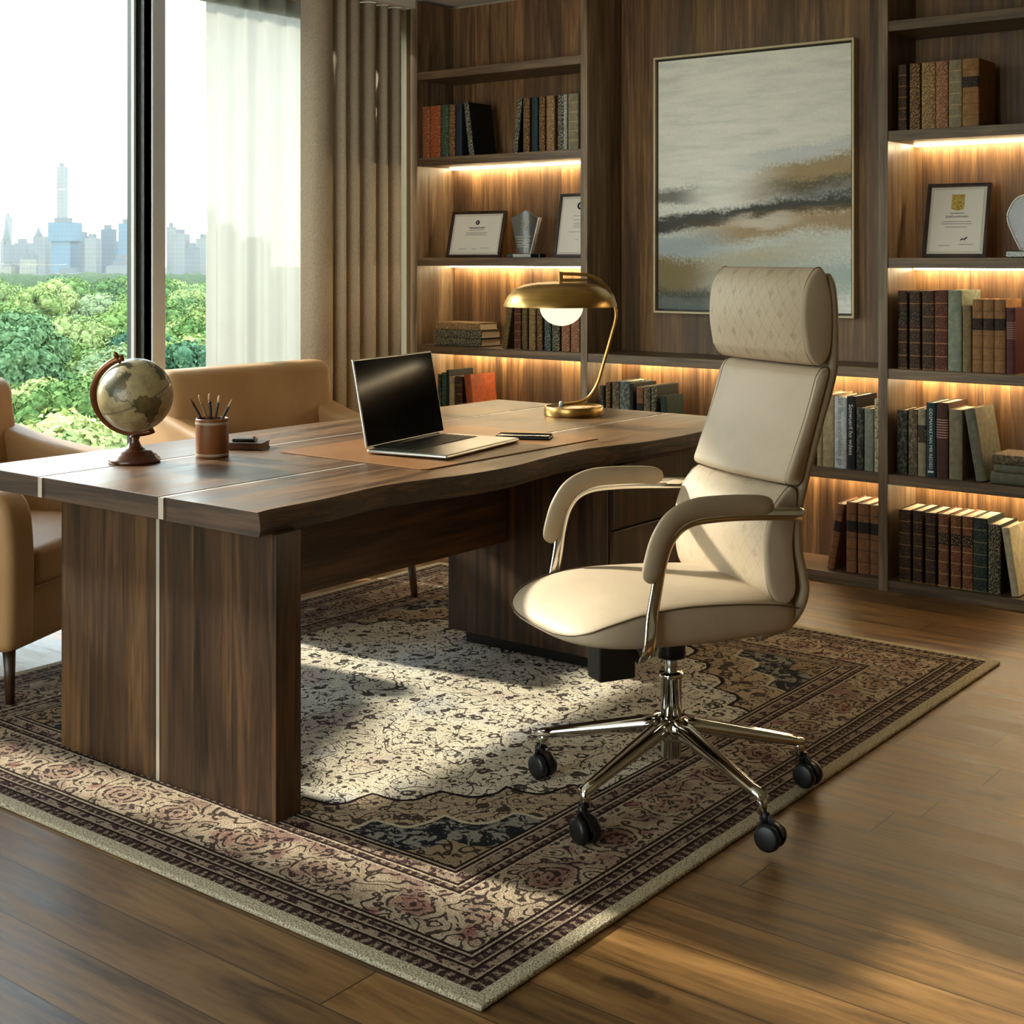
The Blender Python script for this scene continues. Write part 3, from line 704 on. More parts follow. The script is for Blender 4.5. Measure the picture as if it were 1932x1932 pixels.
row('on top left shelf', 'books on the top shelf of the left bookcase', 1.882, [
    (-4.887, -4.835, 0.270, 0.19, 'rust', 'rust brown gilt tooled', 0.000, 0),
    (-4.832, -4.764, 0.270, 0.19, 'rustred', 'rust red gilt patterned', 0.000, 0),
    (-4.759, -4.708, 0.270, 0.19, 'dgreen', 'dark green patterned', 0.000, 0),
    (-4.704, -4.665, 0.270, 0.19, 'browngilt', 'narrow brown and gold', 0.000, 0),
    (-4.660, -4.617, 0.270, 0.19, 'navy', 'navy grey cloth', 0.000, 0),
    (-4.569, -4.538, 0.273, 0.19, 'blackgilt', 'slim black silver tooled leaning', -0.136, 0),
    (-4.289, -4.260, 0.272, 0.19, 'blackgilt', 'black and gold leaning', 0.120, 0),
    (-4.222, -4.183, 0.270, 0.19, 'browngilt', 'dark brown patterned', 0.000, 0),
    (-4.170, -4.132, 0.270, 0.19, 'teal', 'dark teal cloth', 0.000, 0),
    (-4.124, -4.088, 0.270, 0.19, 'browngilt', 'brown gold tooled', 0.000, 0),
    (-4.079, -4.030, 0.270, 0.19, 'tangilt', 'tan gilt', 0.000, 0),
    (-4.011, -3.976, 0.270, 0.19, 'blackgilt', 'black with silver pattern', 0.000, 0),
    (-3.975, -3.954, 0.270, 0.19, 'silver', 'thin silver', 0.000, 0),
    (-3.948, -3.889, 0.270, 0.19, 'greige', 'greige banded', 0.000, 0)])
row('on third left shelf', 'upright books on the third shelf of the left bookcase', 0.910, [
    (-4.359, -4.325, 0.257, 0.19, 'olive', 'brown gilt leaning', 0.178, 0),
    (-4.279, -4.237, 0.260, 0.19, 'redbrown', 'brown calf', 0.000, 4),
    (-4.229, -4.197, 0.263, 0.19, 'olive', 'olive brown', 0.000, 4),
    (-4.186, -4.147, 0.269, 0.19, 'tangilt', 'brown gold patterned', 0.000, 4),
    (-4.137, -4.104, 0.267, 0.19, 'browngilt', 'slim brown gold', 0.000, 4),
    (-4.091, -4.053, 0.263, 0.19, 'tealblack', 'teal black tooled', 0.000, 0),
    (-4.045, -3.999, 0.271, 0.19, 'bkgilt', 'blue black tooled', 0.000, 0),
    (-3.988, -3.939, 0.265, 0.19, 'copper', 'copper brown', 0.000, 0),
    (-3.932, -3.882, 0.268, 0.19, 'copper', 'reddish brown end', 0.000, 0)])
row('on lower left shelf', 'books on the lower shelf of the left bookcase', 0.478, [
    (-4.780, -4.757, 0.282, 0.18, 'dmott', 'dark grey', 0.000, 0),
    (-4.753, -4.722, 0.291, 0.18, 'dgreen', 'dark green', 0.000, 0),
    (-4.719, -4.704, 0.306, 0.20, 'blackpl', 'tall black', 0.000, 0),
    (-4.703, -4.669, 0.272, 0.19, 'cream', 'cream spined', 0.000, 0),
    (-4.663, -4.615, 0.277, 0.18, 'dbrown', 'brown black', 0.000, 0),
    (-4.569, -4.527, 0.287, 0.20, 'orange', 'orange covered leaning', -0.122, 0)])
row('on centre shelf', 'books on the left end of the centre shelf', 0.478, [
    (-3.763, -3.740, 0.279, 0.17, 'dmott', 'slim dark grey', 0.000, 0),
    (-3.729, -3.705, 0.295, 0.17, 'browngilt', 'dark brown patterned', 0.000, 0),
    (-3.693, -3.653, 0.302, 0.17, 'gbrown', 'grey brown', 0.000, 0),
    (-3.651, -3.595, 0.307, 0.19, 'greycl', 'thick teal grey', 0.000, 0),
    (-3.593, -3.574, 0.298, 0.20, 'blackpl', 'black covered', 0.000, 0),
    (-3.557, -3.519, 0.283, 0.17, 'antique', 'orange tan', 0.000, 0),
    (-3.517, -3.481, 0.290, 0.17, 'gbrown', 'tan grey patterned', 0.000, 0),
    (-3.476, -3.450, 0.295, 0.20, 'bkgilt', 'grey black', 0.000, 0),
    (-3.407, -3.373, 0.249, 0.15, 'greenpl', 'small green leaning', -0.091, 0)])
row('at right of centre shelf', 'books on the right end of the centre shelf', 0.478, [
    (-2.682, -2.667, 0.267, 0.17, 'blackpl', 'slim black', 0.000, 0),
    (-2.665, -2.648, 0.234, 0.17, 'dbrown', 'short dark', 0.000, 0),
    (-2.646, -2.622, 0.287, 0.18, 'cream', 'beige', 0.000, 0),
    (-2.620, -2.568, 0.308, 0.19, 'cream', 'thick cream', 0.000, 0),
    (-2.566, -2.511, 0.298, 0.22, 'white', 'white lettered', 0.000, 0),
    (-2.510, -2.472, 0.305, 0.22, 'blackpl', 'black white lettered', 0.000, 0),
    (-2.468, -2.435, 0.259, 0.17, 'dmott', 'dark grey mottled', 0.000, 0),
    (-2.432, -2.391, 0.259, 0.17, 'sagem', 'sage grey', 0.000, 0),
    (-2.388, -2.366, 0.301, 0.20, 'creamp', 'cream black patterned', 0.000, 0)])
row('on lowest centre shelf', 'books on the lowest centre shelf', 0.045, [
    (-2.601, -2.568, 0.284, 0.20, 'antique', 'leather leaning', 0.170, 0),
    (-2.513, -2.468, 0.295, 0.20, 'antique', 'calf dark labelled', 0.000, 3),
    (-2.461, -2.410, 0.294, 0.20, 'antique', 'calf black labelled', 0.000, 3),
    (-2.407, -2.366, 0.293, 0.20, 'antique', 'worn calf', 0.000, 3)])
row('on top right shelf', 'books on the top shelf of the right bookcase', 1.882, [
    (-2.287, -2.249, 0.270, 0.19, 'dbrown', 'dark brown', 0.000, 0),
    (-2.237, -2.193, 0.270, 0.19, 'browngilt', 'gold brown', 0.000, 0),
    (-2.187, -2.129, 0.270, 0.19, 'tangilt', 'thick tan', 0.000, 0),
    (-2.127, -2.077, 0.270, 0.19, 'copper', 'pinkish brown', 0.000, 0),
    (-2.074, -2.021, 0.270, 0.19, 'greige', 'greige', 0.000, 0),
    (-2.019, -1.953, 0.270, 0.19, 'tanl', 'wide tan labelled', 0.000, 0)])
row('on third right shelf', 'books on the third shelf of the right bookcase', 0.910, [
    (-2.287, -2.247, 0.318, 0.19, 'dbrownl', 'dark brown labelled', 0.000, 4),
    (-2.238, -2.192, 0.318, 0.19, 'dbrownl', 'brown black labelled', 0.000, 4),
    (-2.184, -2.134, 0.319, 0.19, 'dbrown', 'brown ridged', 0.000, 4),
    (-2.132, -2.078, 0.322, 0.19, 'redbrown', 'red brown banded', 0.000, 4),
    (-2.077, -2.022, 0.323, 0.22, 'sage', 'tall sage green', 0.000, 0),
    (-2.018, -1.983, 0.263, 0.17, 'beige', 'short beige', 0.000, 0),
    (-1.979, -1.937, 0.289, 0.18, 'tanl', 'tan black labelled', 0.000, 2),
    (-1.936, -1.892, 0.289, 0.18, 'tanl', 'speckled tan labelled', 0.000, 2),
    (-1.891, -1.848, 0.290, 0.19, 'tanl', 'light brown labelled', 0.000, 2),
    (-1.845, -1.810, 0.258, 0.20, 'maroon', 'maroon lined', 0.000, 0)])
row('on fourth right shelf', 'upright books on the fourth shelf of the right bookcase', 0.478, [
    (-2.290, -2.247, 0.262, 0.19, 'dmott', 'black mottled', 0.000, 0),
    (-2.242, -2.204, 0.268, 0.19, 'gbrown', 'dark grey brown mottled', 0.000, 0),
    (-2.202, -2.169, 0.272, 0.17, 'patch', 'beige brown patched', 0.000, 0),
    (-2.167, -2.127, 0.300, 0.22, 'teal', 'dark teal white lettered', 0.000, 0),
    (-2.125, -2.077, 0.303, 0.22, 'mbrown', 'maroon brown lined', 0.000, 0),
    (-2.073, -2.019, 0.279, 0.20, 'taupe', 'taupe', 0.000, 0),
    (-1.964, -1.922, 0.286, 0.22, 'taupe2', 'grey leaning beige sided', -0.166, 0)])
row('on lowest right shelf', 'books on the lowest shelf of the right bookcase', 0.045, [
    (-2.283, -2.233, 0.289, 0.20, 'dbrown', 'dark brown ribbed', 0.000, 4),
    (-2.223, -2.183, 0.291, 0.20, 'dbrown', 'brown black ribbed', 0.000, 4),
    (-2.171, -2.129, 0.289, 0.20, 'dbrown', 'dark gilt banded', 0.000, 4),
    (-2.117, -2.076, 0.290, 0.20, 'antiq2', 'reddish labelled', 0.000, 3),
    (-2.066, -2.025, 0.290, 0.20, 'antiq2', 'tan red labelled', 0.000, 3),
    (-2.019, -1.977, 0.291, 0.20, 'antiq2', 'orange tan labelled', 0.000, 3),
    (-1.975, -1.920, 0.290, 0.20, 'dgreenl', 'thick dark green', 0.000, 0),
    (-1.916, -1.868, 0.272, 0.20, 'bkgilt', 'black gilt', 0.000, 0),
    (-1.824, -1.794, 0.264, 0.20, 'parch', 'cream parchment leaning', -0.152, 0)])
# flat stacks: spine towards the room, length along X
def flat(x, z, t, h, dp, mk, label, group, y=5.49, rotz=0):
    o = make_book(x, y, z+t/2+.0004, t, h, dp, mk, label, group, 0, rotz, 0, True); return o
g_ = 'stacked books on the left bookcase'
flat(-4.80, .911, .040, .31, .17, 'bkgilt', 'black gilt book lying at the bottom of the stack of three', g_, 5.495)
flat(-4.79, .952, .040, .305, .165, 'bkgilt', 'dark green black book lying in the middle of the stack of three', g_, 5.49)
flat(-4.785, .993, .038, .285, .16, 'tangilt', 'gilt tan book lying on top of the stack of three', g_, 5.49, R_(1))
g_ = 'stacked books on the right bookcase'
flat(-1.905, .479, .045, .33, .2, 'taupe2', 'grey tan book lying at the bottom of the right stack', g_)
flat(-1.891, .525, .030, .31, .19, 'taupe2', 'thin grey book lying in the middle of the right stack', g_)
flat(-1.898, .556, .037, .31, .19, 'gbrown', 'brown tooled book lying on top of the right stack', g_)

def find_book(s):
    return [o for o in bpy.data.objects if o.get('label', '').startswith(s)][0]
bw = find_book('white lettered'); text('Gel iltro purvoletezo go', .030, 'title_lettering', M['grey_l'], bw, (0, -.0008, .16), (R_(90), R_(90), 0))
bb = find_book('black white lettered'); text('Sonwueril ho wdees', .026, 'title_lettering', M['white_l'], bb, (0, -.0008, .165), (R_(90), R_(90), 0))
bt_ = find_book('dark teal white lettered'); text('GIDSMAVAS FAN MIE REDIED', .019, 'title_lettering', M['white_l'], bt_, (0, -.0008, .155), (R_(90), R_(90), 0))
MB().box(-.011, .011, -.0012, .004, .018, .026).build('publisher_mark', M['white_l'], bt_)

# framed certificates
def certificate(name, label, x, y, z, w, h, fr, lean, rz, fill):
    t = thing(name, label, 'certificate', (x, y, z), rz)
    L = Matrix.Rotation(-lean, 4, 'X')
    mb = MB()
    q0 = L @ Vector((0, .02, h*.72)); MB().prism([(q0.y, q0.z), (q0.y+.004, q0.z), (q0.y+h*.20, .001), (q0.y+h*.20-.006, .001)], -.025, .025, 'x').build('easel_strut', M['frame_w'], t)
    mb.box(-w/2, w/2, 0, .02, 0, fr, .003, 2, L).box(-w/2, w/2, 0, .02, h-fr, h, .003, 2, L)
    mb.box(-w/2, -w/2+fr, 0, .02, fr, h-fr, .003, 2, L).box(w/2-fr, w/2, 0, .02, fr, h-fr, .003, 2, L)
    mb.box(-w/2+.004, w/2-.004, .012, .018, .004, h-.004, 0, 2, L)
    mb.build('frame', M['frame_w'], t)
    MB().box(-w/2+fr, w/2-fr, .008, .0118, fr, h-fr, 0, 2, L).build('mount', M['mount'], t)
    p = MB().box(-w/2+fr+.012, w/2-fr-.012, .0065, .0079, fr+.012, h-fr-.012, 0, 2, L).build('certificate_sheet', M['certp'], t)
    def line(mb, x0, x1, zz, th=.0016): mb.box(x0, x1, .0058, .0064, zz-th/2, zz+th/2, 0, 2, L)
    def tx(body, size, xx, zz, m): 
        q = L @ Vector((xx, .0058, zz)); return text(body, size, 'heading_lettering', m, p, q, (R_(90)-lean, 0, 0))
    fill(t, p, L, line, tx, w, h)
def ring(c, r0, r1, L, y0=.0052, y1=.0064, n=24):
    mb = MB(); rr = []
    pr = [(r0, y0), (r1, y0), (r1, y1), (r0, y1)]
    for k in range(n): 
        a = 2*math.pi*k/n; rr.append([(c[0]+r*math.cos(a), y, c[1]+r*math.sin(a)) for r, y in pr])
    rr.append(rr[0]); return mb.loft(rr, cap=False, smooth=False, mtx=L)
def fill1(t, p, L, line, tx, w, h):
    ring((.0, h-.062), .006, .0125, L).box(-.004, .006, .0052, .0064, h-.064, h-.060, 0, 2, L).box(.004, .011, .005, .0064, h-.07, h-.064, 0, 2, L).build('emblem', M['inkb'], p)
    tx('ODIN ECONDUCTION EWF', .0085, 0, h-.090, M['ink'])
    mb = MB()
    for k, (hw, zz) in enumerate([(.045, .115), (.045, .108), (.050, .101), (.068, .088), (.062, .081), (.068, .074)]): line(mb, -hw, hw, h-.243+zz+.04-.004*0)
    mb.build('text_lines', M['ink'], p)
    for q in ((-.10, -.055, .047), (-.015, .012, .047), (.04, .095, .052)): line(sg_ := MB(), *q); sg_.build('signature_line', M['ink'], p)
def fill2(t, p, L, line, tx, w, h):
    ring((.0, h-.064), .009, .019, L).sphere(.004, tuple(L @ Vector((0, .006, h-.064))), 2).build('emblem', M['inkb'], p)
    mb = MB()
    for hw, zz in [(.035, .115), (.035, .135), (.030, .152), (.032, .162), (.034, .172), (.055, .195), (.010, .235)]: line(mb, -hw, hw, h-zz)
    mb.build('text_lines', M['ink'], p)
def fill3(t, p, L, line, tx, w, h):
    mb = MB().prism([(-.026, h-.110), (0, h-.116), (.026, h-.110), (.026, h-.048), (-.026, h-.048)], .005, .0064, 'y', mtx=L)
    mb.build('emblem', EMB, p)
    tx('IGUS PESUNOV', .0085, 0, h-.128, M['ink']); tx('ELIABTI g DEMANERS', .010, 0, h-.142, M['inkb'])
    mb = MB()
    for hw, zz in [(.058, .163), (.062, .172), (.045, .186)]: line(mb, -hw, hw, h-zz)
    mb.build('text_lines', M['ink'], p)
    for q in ((-.07, -.022, .052), (.015, .075, .056)): line(sg_ := MB(), *q); sg_.build('signature_line', M['ink'], p)
    MB().tube([tuple(L @ Vector(q)) for q in [(.022, .0055, .074), (.030, .0055, .080), (.037, .0055, .075), (.047, .0055, .087)]], .0025, 6).build('signature', M['inkb'], p)
em = N('gold_seal', rough=.45, metal=.5); ev = em.noise(em.tc('Object'), 220, 3, .7); em.set('Base Color', em.ramp(ev, [(.42, '#8a6a20'), (.58, '#d8bc66')])); EMB = em.mt
certificate('certificate_frame', 'landscape framed certificate on the second shelf of the left bookcase', -4.605, 5.565, 1.3645, .345, .25, .016, R_(14), R_(3), fill1)
certificate('certificate_frame', 'portrait framed certificate partly hidden by the left bookcase upright', -3.985, 5.60, 1.3645, .262, .325, .016, R_(11), 0, fill2)
certificate('certificate_frame', 'portrait framed certificate with gold seal on the right bookcase', -2.085, 5.575, 1.3645, .262, .315, .016, R_(14), R_(2), fill3)

# awards
t = thing('glass_award', 'pentagon shaped clear glass award with dark base beside the landscape certificate', 'award', (-4.268, 5.585, 1.3635), R_(4))
MB().prism([(-.045, .020), (.030, .020), (.078, .195), (.005, .238), (-.088, .200)], -.012, .012, 'y', .002, 2).build('glass_plate', M['aglass'], t)
MB().prism([(.034, .020), (.084, .198), (.079, .2), (.0305, .0205)], -.013, .013, 'y').build('bevelled_edge', M['bevelw'], t)
MB().box(-.098, .098, -.03, .03, 0, .020, .002).build('base', M['blackg'], t)
MB().box(-.06, .045, -.0312, -.0296, .003, .018).build('base_plaque', M['etch'], t)
em2 = MB()
for k in range(30):
    a = k*2.4; r = .005*math.sqrt(k); em2.sphere(.0036, (.0+r*math.cos(a), -.0125, .165+r*1.2*math.sin(a)), 1, (1, .12, 1))
em2.build('etched_emblem', M['etch'], t)
mb = MB()
for hw, zz in [(.040, .105), (.034, .092), (.033, .079), (.033, .066), (.030, .055)]: mb.box(-.012-hw, -.006+hw, -.0128, -.0119, zz-.0014, zz+.0014)
mb.build('etched_text', M['etch'], t)
t = thing('glass_award', 'rounded clear glass award on a green glass base at the right picture edge', 'award', (-1.775, 5.585, 1.3635), 0)
arc = [(-.035, .028), (-.066, .09), (-.088, .15), (-.082, .19), (-.05, .235), (0, .25), (.05, .235), (.082, .19), (.088, .15), (.066, .09), (.035, .028)]
MB().prism([(p[0], p[1]) for p in bez([(a, b, 0) for a, b in arc], 5)], -.011, .011, 'y').build('glass_plate', M['aglass'], t)
MB().tube(bez([(a-.002, -.011, b) for a, b in arc[:6]], 6), .0035, 8).build('bright_edge', M['bevelw'], t)
MB().box(-.092, .092, -.035, .035, 0, .028, .004).build('base', M['gglass'], t)
MB().sphere(.012, (.02, -.012, .17), 2, (1, .1, 1)).build('etched_emblem', M['etch'], t)

# ------------------------------------------------------------------ painting
def painting_mat():
    a = N('oil_paint', rough=.7); v = a.tc('Object'); x, y, z = a.sep(v)[:3]
    wx = a.m('MULTIPLY', a.m('SUBTRACT', a.noise(a.map(v, (1.2, 1, 5)), 2.2, 6, .65), .5), .16)
    zz = a.m('ADD', z, wx); st = a.noise(a.map(v, (1, 1, 7)), 3, 6, .7); gr = a.noise(v, 70, 4, .7)
    c = a.ramp(st, [(.34, '#dadcd4'), (.5, '#ecebe2'), (.64, '#f4f1e8')])
    def band(c, z0, slope, hw, soft, col, x0=-9, x1=9, xs=.15, k=1.0, curve=0):
        cz = a.m('ADD', z0, a.m('MULTIPLY', x, slope))
        if curve: cz = a.m('ADD', cz, a.m('MULTIPLY', a.m('MULTIPLY', x, x), curve))
        d = a.m('ABSOLUTE', a.m('SUBTRACT', zz, cz)); f = a.mr(a.m('ADD', d, a.m('MULTIPLY', a.m('SUBTRACT', gr, .5), soft*1.4)), hw, hw+soft, 1, 0, True)
        f = a.m('MULTIPLY', f, a.m('MULTIPLY', a.mr(x, x0-xs, x0+xs, 0, 1, True), a.mr(x, x1-xs, x1+xs, 1, 0, True)))
        return a.mix(a.m('MULTIPLY', f, k), c, col)
    c = band(c, .28, .02, .10, .16, '#b6c0bb', k=.45)
    c = band(c, .70, .1, .02, .05, '#bdc3c8', 0, 9, .2, .6)
    c = band(c, .58, .16, .03, .06, '#9a7a3c', .05, 9, .22, .85)
    c = band(c, .545, -.02, .012, .05, '#3a3a34', -9, -.30, .12, .8)
    c = band(c, .47, .10, .016, .035, '#2a2a26', k=.95)
    c = band(c, .535, .10, .02, .05, '#35372f', .1, 9, .2, .75)
    c = band(c, .40, .09, .02, .06, '#a07a3c', -.25, 9, .25, .8)
    c = band(c, .43, -.02, .01, .03, '#dcd2c2', -.1, .22, .1, .8)
    c = band(c, .31, .0, .02, .07, '#93a2aa', -9, -.12, .2, .7)
    c = band(c, .25, .16, .02, .06, '#b5a578', -.3, .3, .25, .6)
    c = band(c, .16, .05, .03, .10, '#9db0ab', -.05, 9, .3, .7)
    c = band(c, .13, -.08, .06, .07, '#7c6530', -9, -.22, .14, .9)
    c = band(c, .055, .02, .035, .06, '#3f4844', -9, -.12, .16, .85)
    c = band(c, -.02, 0, .02, .05, '#5c6866', -9, .1, .3, .7)
    a.set('Base Color', a.mix(.25, c, a.ramp(gr, [(.3, .85), (.7, 1.15)]), 'MULTIPLY')); a.bump(a.m('ADD', st, gr), .25, .003); return a.mt
t = thing('painting', 'large abstract landscape painting in a thin pale frame above the central shelving', 'painting', (-3.085, YK-.002, 1.10))
PW = .512; PH = 1.22
MB().box(-PW+.02, PW-.02, -.030, -.004, .02, PH-.02).build('canvas', painting_mat(), t).location = (0, 0, 0)
fm = MB()
for q in ((-PW, -PW+.010, 0, PH), (PW-.010, PW, 0, PH), (-PW+.01, PW-.01, 0, .010), (-PW+.01, PW-.01, PH-.010, PH)): fm.box(q[0], q[1], -.045, 0, q[2], q[3], .001)
fm.build('frame', N('pale_gold_frame', rough=.45, metal=.2, col='#bfae8c').mt, t)
MB().box(-PW+.012, PW-.012, -.012, -.001, .012, PH-.012).build('backing', M['frame_dk'], t)

# ------------------------------------------------------------------ rug
RZ = .012
ro = MB().rbox(HX, HY, .006, .006, (0, 0, .006), nn=8).build('rug', M['rug'], None, (-2.845, 3.337, 0))
tag(ro, 'large faded cream and brown persian rug under the desk and swivel chair', 'rug')

# ------------------------------------------------------------------ desk
t = thing('desk', 'large walnut executive desk with live edge top and pale inlays', 'desk', (0, 0, 0))
ZT, ZB = .760, .702
fe = [(-2.512, 2.244), (-2.524, 2.30), (-2.525, 2.40), (-2.527, 2.50), (-2.548, 2.66), (-2.545, 2.76), (-2.526, 2.88), (-2.497, 3.01), (-2.490, 3.19), (-2.518, 3.39), (-2.535, 3.60), (-2.520, 3.72), (-2.478, 3.90), (-2.466, 4.15), (-2.49, 4.42), (-2.52, 4.672)]
fp = bez([(x, y, 0) for x, y in fe], 5)
def slab(mb, left, right):
    """board between x edges; right may be the wavy live edge"""
    if right is None:
        rings = []
        rd = random.Random(3)
        for p in fp:
            w = .004*math.sin(p.y*7)+.0015*math.sin(p.y*23)
            rings.append([(left, p.y, ZB), (p.x+w*.8, p.y, ZB), (p.x+.006+w*.8, p.y, ZB+.016), (p.x+.005+w*.5, p.y, ZB+.036), (p.x+.001, p.y, ZT-.004), (p.x-.004, p.y, ZT), (left, p.y, ZT)])
        k0 = len(mb.bm.faces); mb.loft(rings, smooth=False); mb.bm.faces.ensure_lookup_table()
        for f in mb.bm.faces[k0:]:
            if f.normal.x > .25: f.material_index = 1
    else: mb.box(left, right, 2.244, 4.672, ZB, ZT, .0015)
    return mb
tb = slab(MB(), -3.720, -3.408)
slab(tb, -3.390, -2.884); slab(tb, -2.864, None)
for f in tb.bm.faces:
    if abs(f.normal.y) > .8: f.material_index = 2
top = tb.build('tabletop', [M['desk_y'], M['bark_e'], M['desk_e']], t)
MB().box(-3.408, -3.390, 2.2425, 4.6735, ZB+.002, ZT-.0012).build('inlay', M['resin'], top)
MB().box(-2.884, -2.864, 2.2425, 4.6735, ZB+.002, ZT-.0012).build('inlay', M['resin'], top)
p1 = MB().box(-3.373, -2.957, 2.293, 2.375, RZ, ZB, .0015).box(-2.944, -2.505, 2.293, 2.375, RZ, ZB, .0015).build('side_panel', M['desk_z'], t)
MB().box(-2.957, -2.944, 2.2925, 2.374, RZ, ZB).build('inlay', M['resin'], p1)
MB().box(-2.995, -2.965, 2.375, 3.765, .392, ZB, .001).build('modesty_panel', M['desk_p'], t)
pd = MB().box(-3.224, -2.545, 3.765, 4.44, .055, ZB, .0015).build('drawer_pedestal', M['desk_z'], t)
MB().box(-3.17, -2.60, 3.80, 4.40, RZ, .055).build('plinth', M['black'], pd)
for k in range(3):
    z0 = .06+k*.212
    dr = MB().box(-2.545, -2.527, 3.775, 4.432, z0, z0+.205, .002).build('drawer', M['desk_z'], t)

# desk mat
m_ = MB().prism([(p[0], p[1]) for p in [(-.29, -.44), (.29, -.44), (.305, -.425), (.305, .425), (.29, .44), (-.29, .44), (-.305, .425), (-.305, -.425)]], 0, .0035, 'z', .001).build('desk_mat', M['mat_l'], None, (-2.945, 3.42, ZT))
tag(m_, 'brown leather desk mat under the laptop and phone', 'desk mat')

# laptop
hin = Vector((-3.025, 3.33)); fr_ = Vector((.985, .174)); ang = math.atan2(fr_.y, fr_.x)
t = thing('laptop', 'open silver laptop with dark screen on the leather desk mat', 'laptop', (hin.x, hin.y, ZT+.0035), ang)
LW = .232; LD = .285
MB().rbox(LD/2, LW, .0065, .006, (LD/2, 0, .0085), nn=4).build('base', M['alu'], t)
kb = MB().box(.022, .150, -.195, .195, .0145, .0156)
kb.mi = 1
for i in range(6):
    for j in range(14):
        x0 = .026+i*.0205; y0 = -.190+j*.0272
        if i == 5 and 3 <= j <= 8: continue
        kb.box(x0, x0+.0175, y0, y0+.0245, .0155, .0172)
kb.box(.026+5*.0205, .026+5*.0205+.0175, -.108, .055, .0155, .0172)
kb.build('keyboard', [M['black'], M['key']], t)
MB().box(.172, .268, -.075, .075, .0146, .0153).build('trackpad', M['trackpad'], t)
for yy in (-.17, .17): MB().cyl(.006, -.0, .002, 10, (.25, yy)).cyl(.006, -.0, .002, 10, (.03, yy)).build('rubber_foot', M['black'], t)
Lm = Matrix.Translation((.003, 0, .016)) @ Matrix.Rotation(R_(-11), 4, 'Y')
lid = MB().rbox(.0035, LW, .137, .0034, (-.004, 0, .139), nn=4, mtx=Lm)
lid = lid.build('lid', M['alu'], t)
MB().box(-.0004, .0006, -LW+.005, LW-.005, .007, .271, .0004, 1, Lm).build('screen', M['screen'], lid)
MB().tube([(.002, -.19, .015), (.002, .19, .015)], .0065, 10).build('hinge', M['black'], t)

# phone
t = thing('phone', 'black phone lying on the desk mat in front of the lamp', 'phone', (-2.838, 3.702, ZT+.0036), R_(27))
MB().rbox(.092, .046, .005, .0049, (0, 0, .005), nn=4).build('phone_body', M['black'], t)
MB().box(-.088, .088, -.042, .042, .0098, .0106, .002, 3).build('screen', M['blackg'], t)

# globe
t = thing('globe', 'antique style desk globe on a turned wooden base near the left desk end', 'globe', (-3.425, 2.577, ZT))
MB().lathe([(.001, 0), (.073, 0), (.076, .006), (.073, .013), (.066, .016), (.064, .022), (.054, .026), (.050, .033), (.036, .037), (.024, .043), (.017, .056), (.013, .066), (.016, .073), (.012, .079), (.001, .082)], 40).build('base', N('turned_mahogany', rough=.28, col='#4a2312', coat=.3).mt, t)
camr = Vector((math.cos(R_(37.97)), math.sin(R_(37.97)), 0)); camv = (Vector((0, 0, 1.364))-Vector((-3.425, 2.577, .96))).normalized()
gc = Vector((.003*camr.x, .003*camr.y, .198)); GR = .109
tow = Vector((-.6153, .7883, 0))*-1; nx0 = (Vector((0, 0, 1))*math.cos(R_(21))-camr*math.sin(R_(21))).normalized(); nax = (nx0+tow*.30).normalized()
f0 = (camv-nax*camv.dot(nax)).normalized(); e0 = nax.cross(f0).normalized(); LON0 = -70
POLY = [[(-168,66),(-140,70),(-120,70),(-95,72),(-82,68),(-80,62),(-94,60),(-92,56),(-82,54),(-78,60),(-65,58),(-56,52),(-66,45),(-70,42),(-76,36),(-81,31),(-80,25),(-83,29),(-90,30),(-97,27),(-97,20),(-91,18),(-87,21),(-88,16),(-83,14),(-83,9),(-78,8),(-82,8),(-92,14),(-105,20),(-112,28),(-115,31),(-120,34),(-124,42),(-124,49),(-135,58),(-150,60),(-165,55),(-158,60)],
 [(-78,8),(-72,12),(-62,10),(-51,4),(-50,0),(-35,-6),(-39,-15),(-41,-22),(-48,-26),(-53,-33),(-58,-38),(-65,-42),(-68,-50),(-69,-55),(-74,-52),(-73,-40),(-71,-30),(-70,-18),(-76,-14),(-81,-6),(-80,0)],
 [(-55,60),(-43,60),(-22,70),(-20,80),(-50,82),(-68,78),(-55,70)],
 [(-17,15),(-16,22),(-10,30),(-5,35),(10,37),(25,32),(33,30),(43,12),(51,12),(40,-5),(35,-20),(27,-33),(18,-34),(12,-17),(9,0),(8,4),(-8,5)],
 [(-10,37),(-9,43),(-2,44),(-4,48),(5,53),(10,58),(5,60),(15,69),(30,70),(60,70),(100,75),(140,72),(175,68),(160,60),(140,50),(130,40),(120,30),(108,18),(100,12),(90,22),(80,10),(72,20),(55,26),(45,14),(40,28),(35,37),(25,38),(15,40),(5,43),(0,38)],
 [(115,-22),(130,-12),(142,-11),(153,-27),(148,-38),(135,-34),(116,-34)], [(-78,74),(-95,76),(-120,74),(-110,79),(-70,83)], [(-85,22),(-75,20),(-74,19.5),(-84,21)]]
def inpoly(x, y, P):
    c = False; j = len(P)-1
    for i in range(len(P)):
        if (P[i][1] > y) != (P[j][1] > y) and x < (P[j][0]-P[i][0])*(y-P[i][1])/(P[j][1]-P[i][1])+P[i][0]: c = not c
        j = i
    return c
bmg = bmesh.new(); NLA, NLO = 120, 240; grid = []
for i in range(NLA+1):
    la = math.pi*(i/NLA-.5); rowv = []
    for j in range(NLO):
        lo = 2*math.pi*j/NLO-math.pi; dl = lo-R_(LON0)
        rowv.append(bmg.verts.new(gc+(f0*math.cos(dl)+e0*math.sin(dl))*math.cos(la)*GR+nax*math.sin(la)*GR))
    grid.append(rowv)
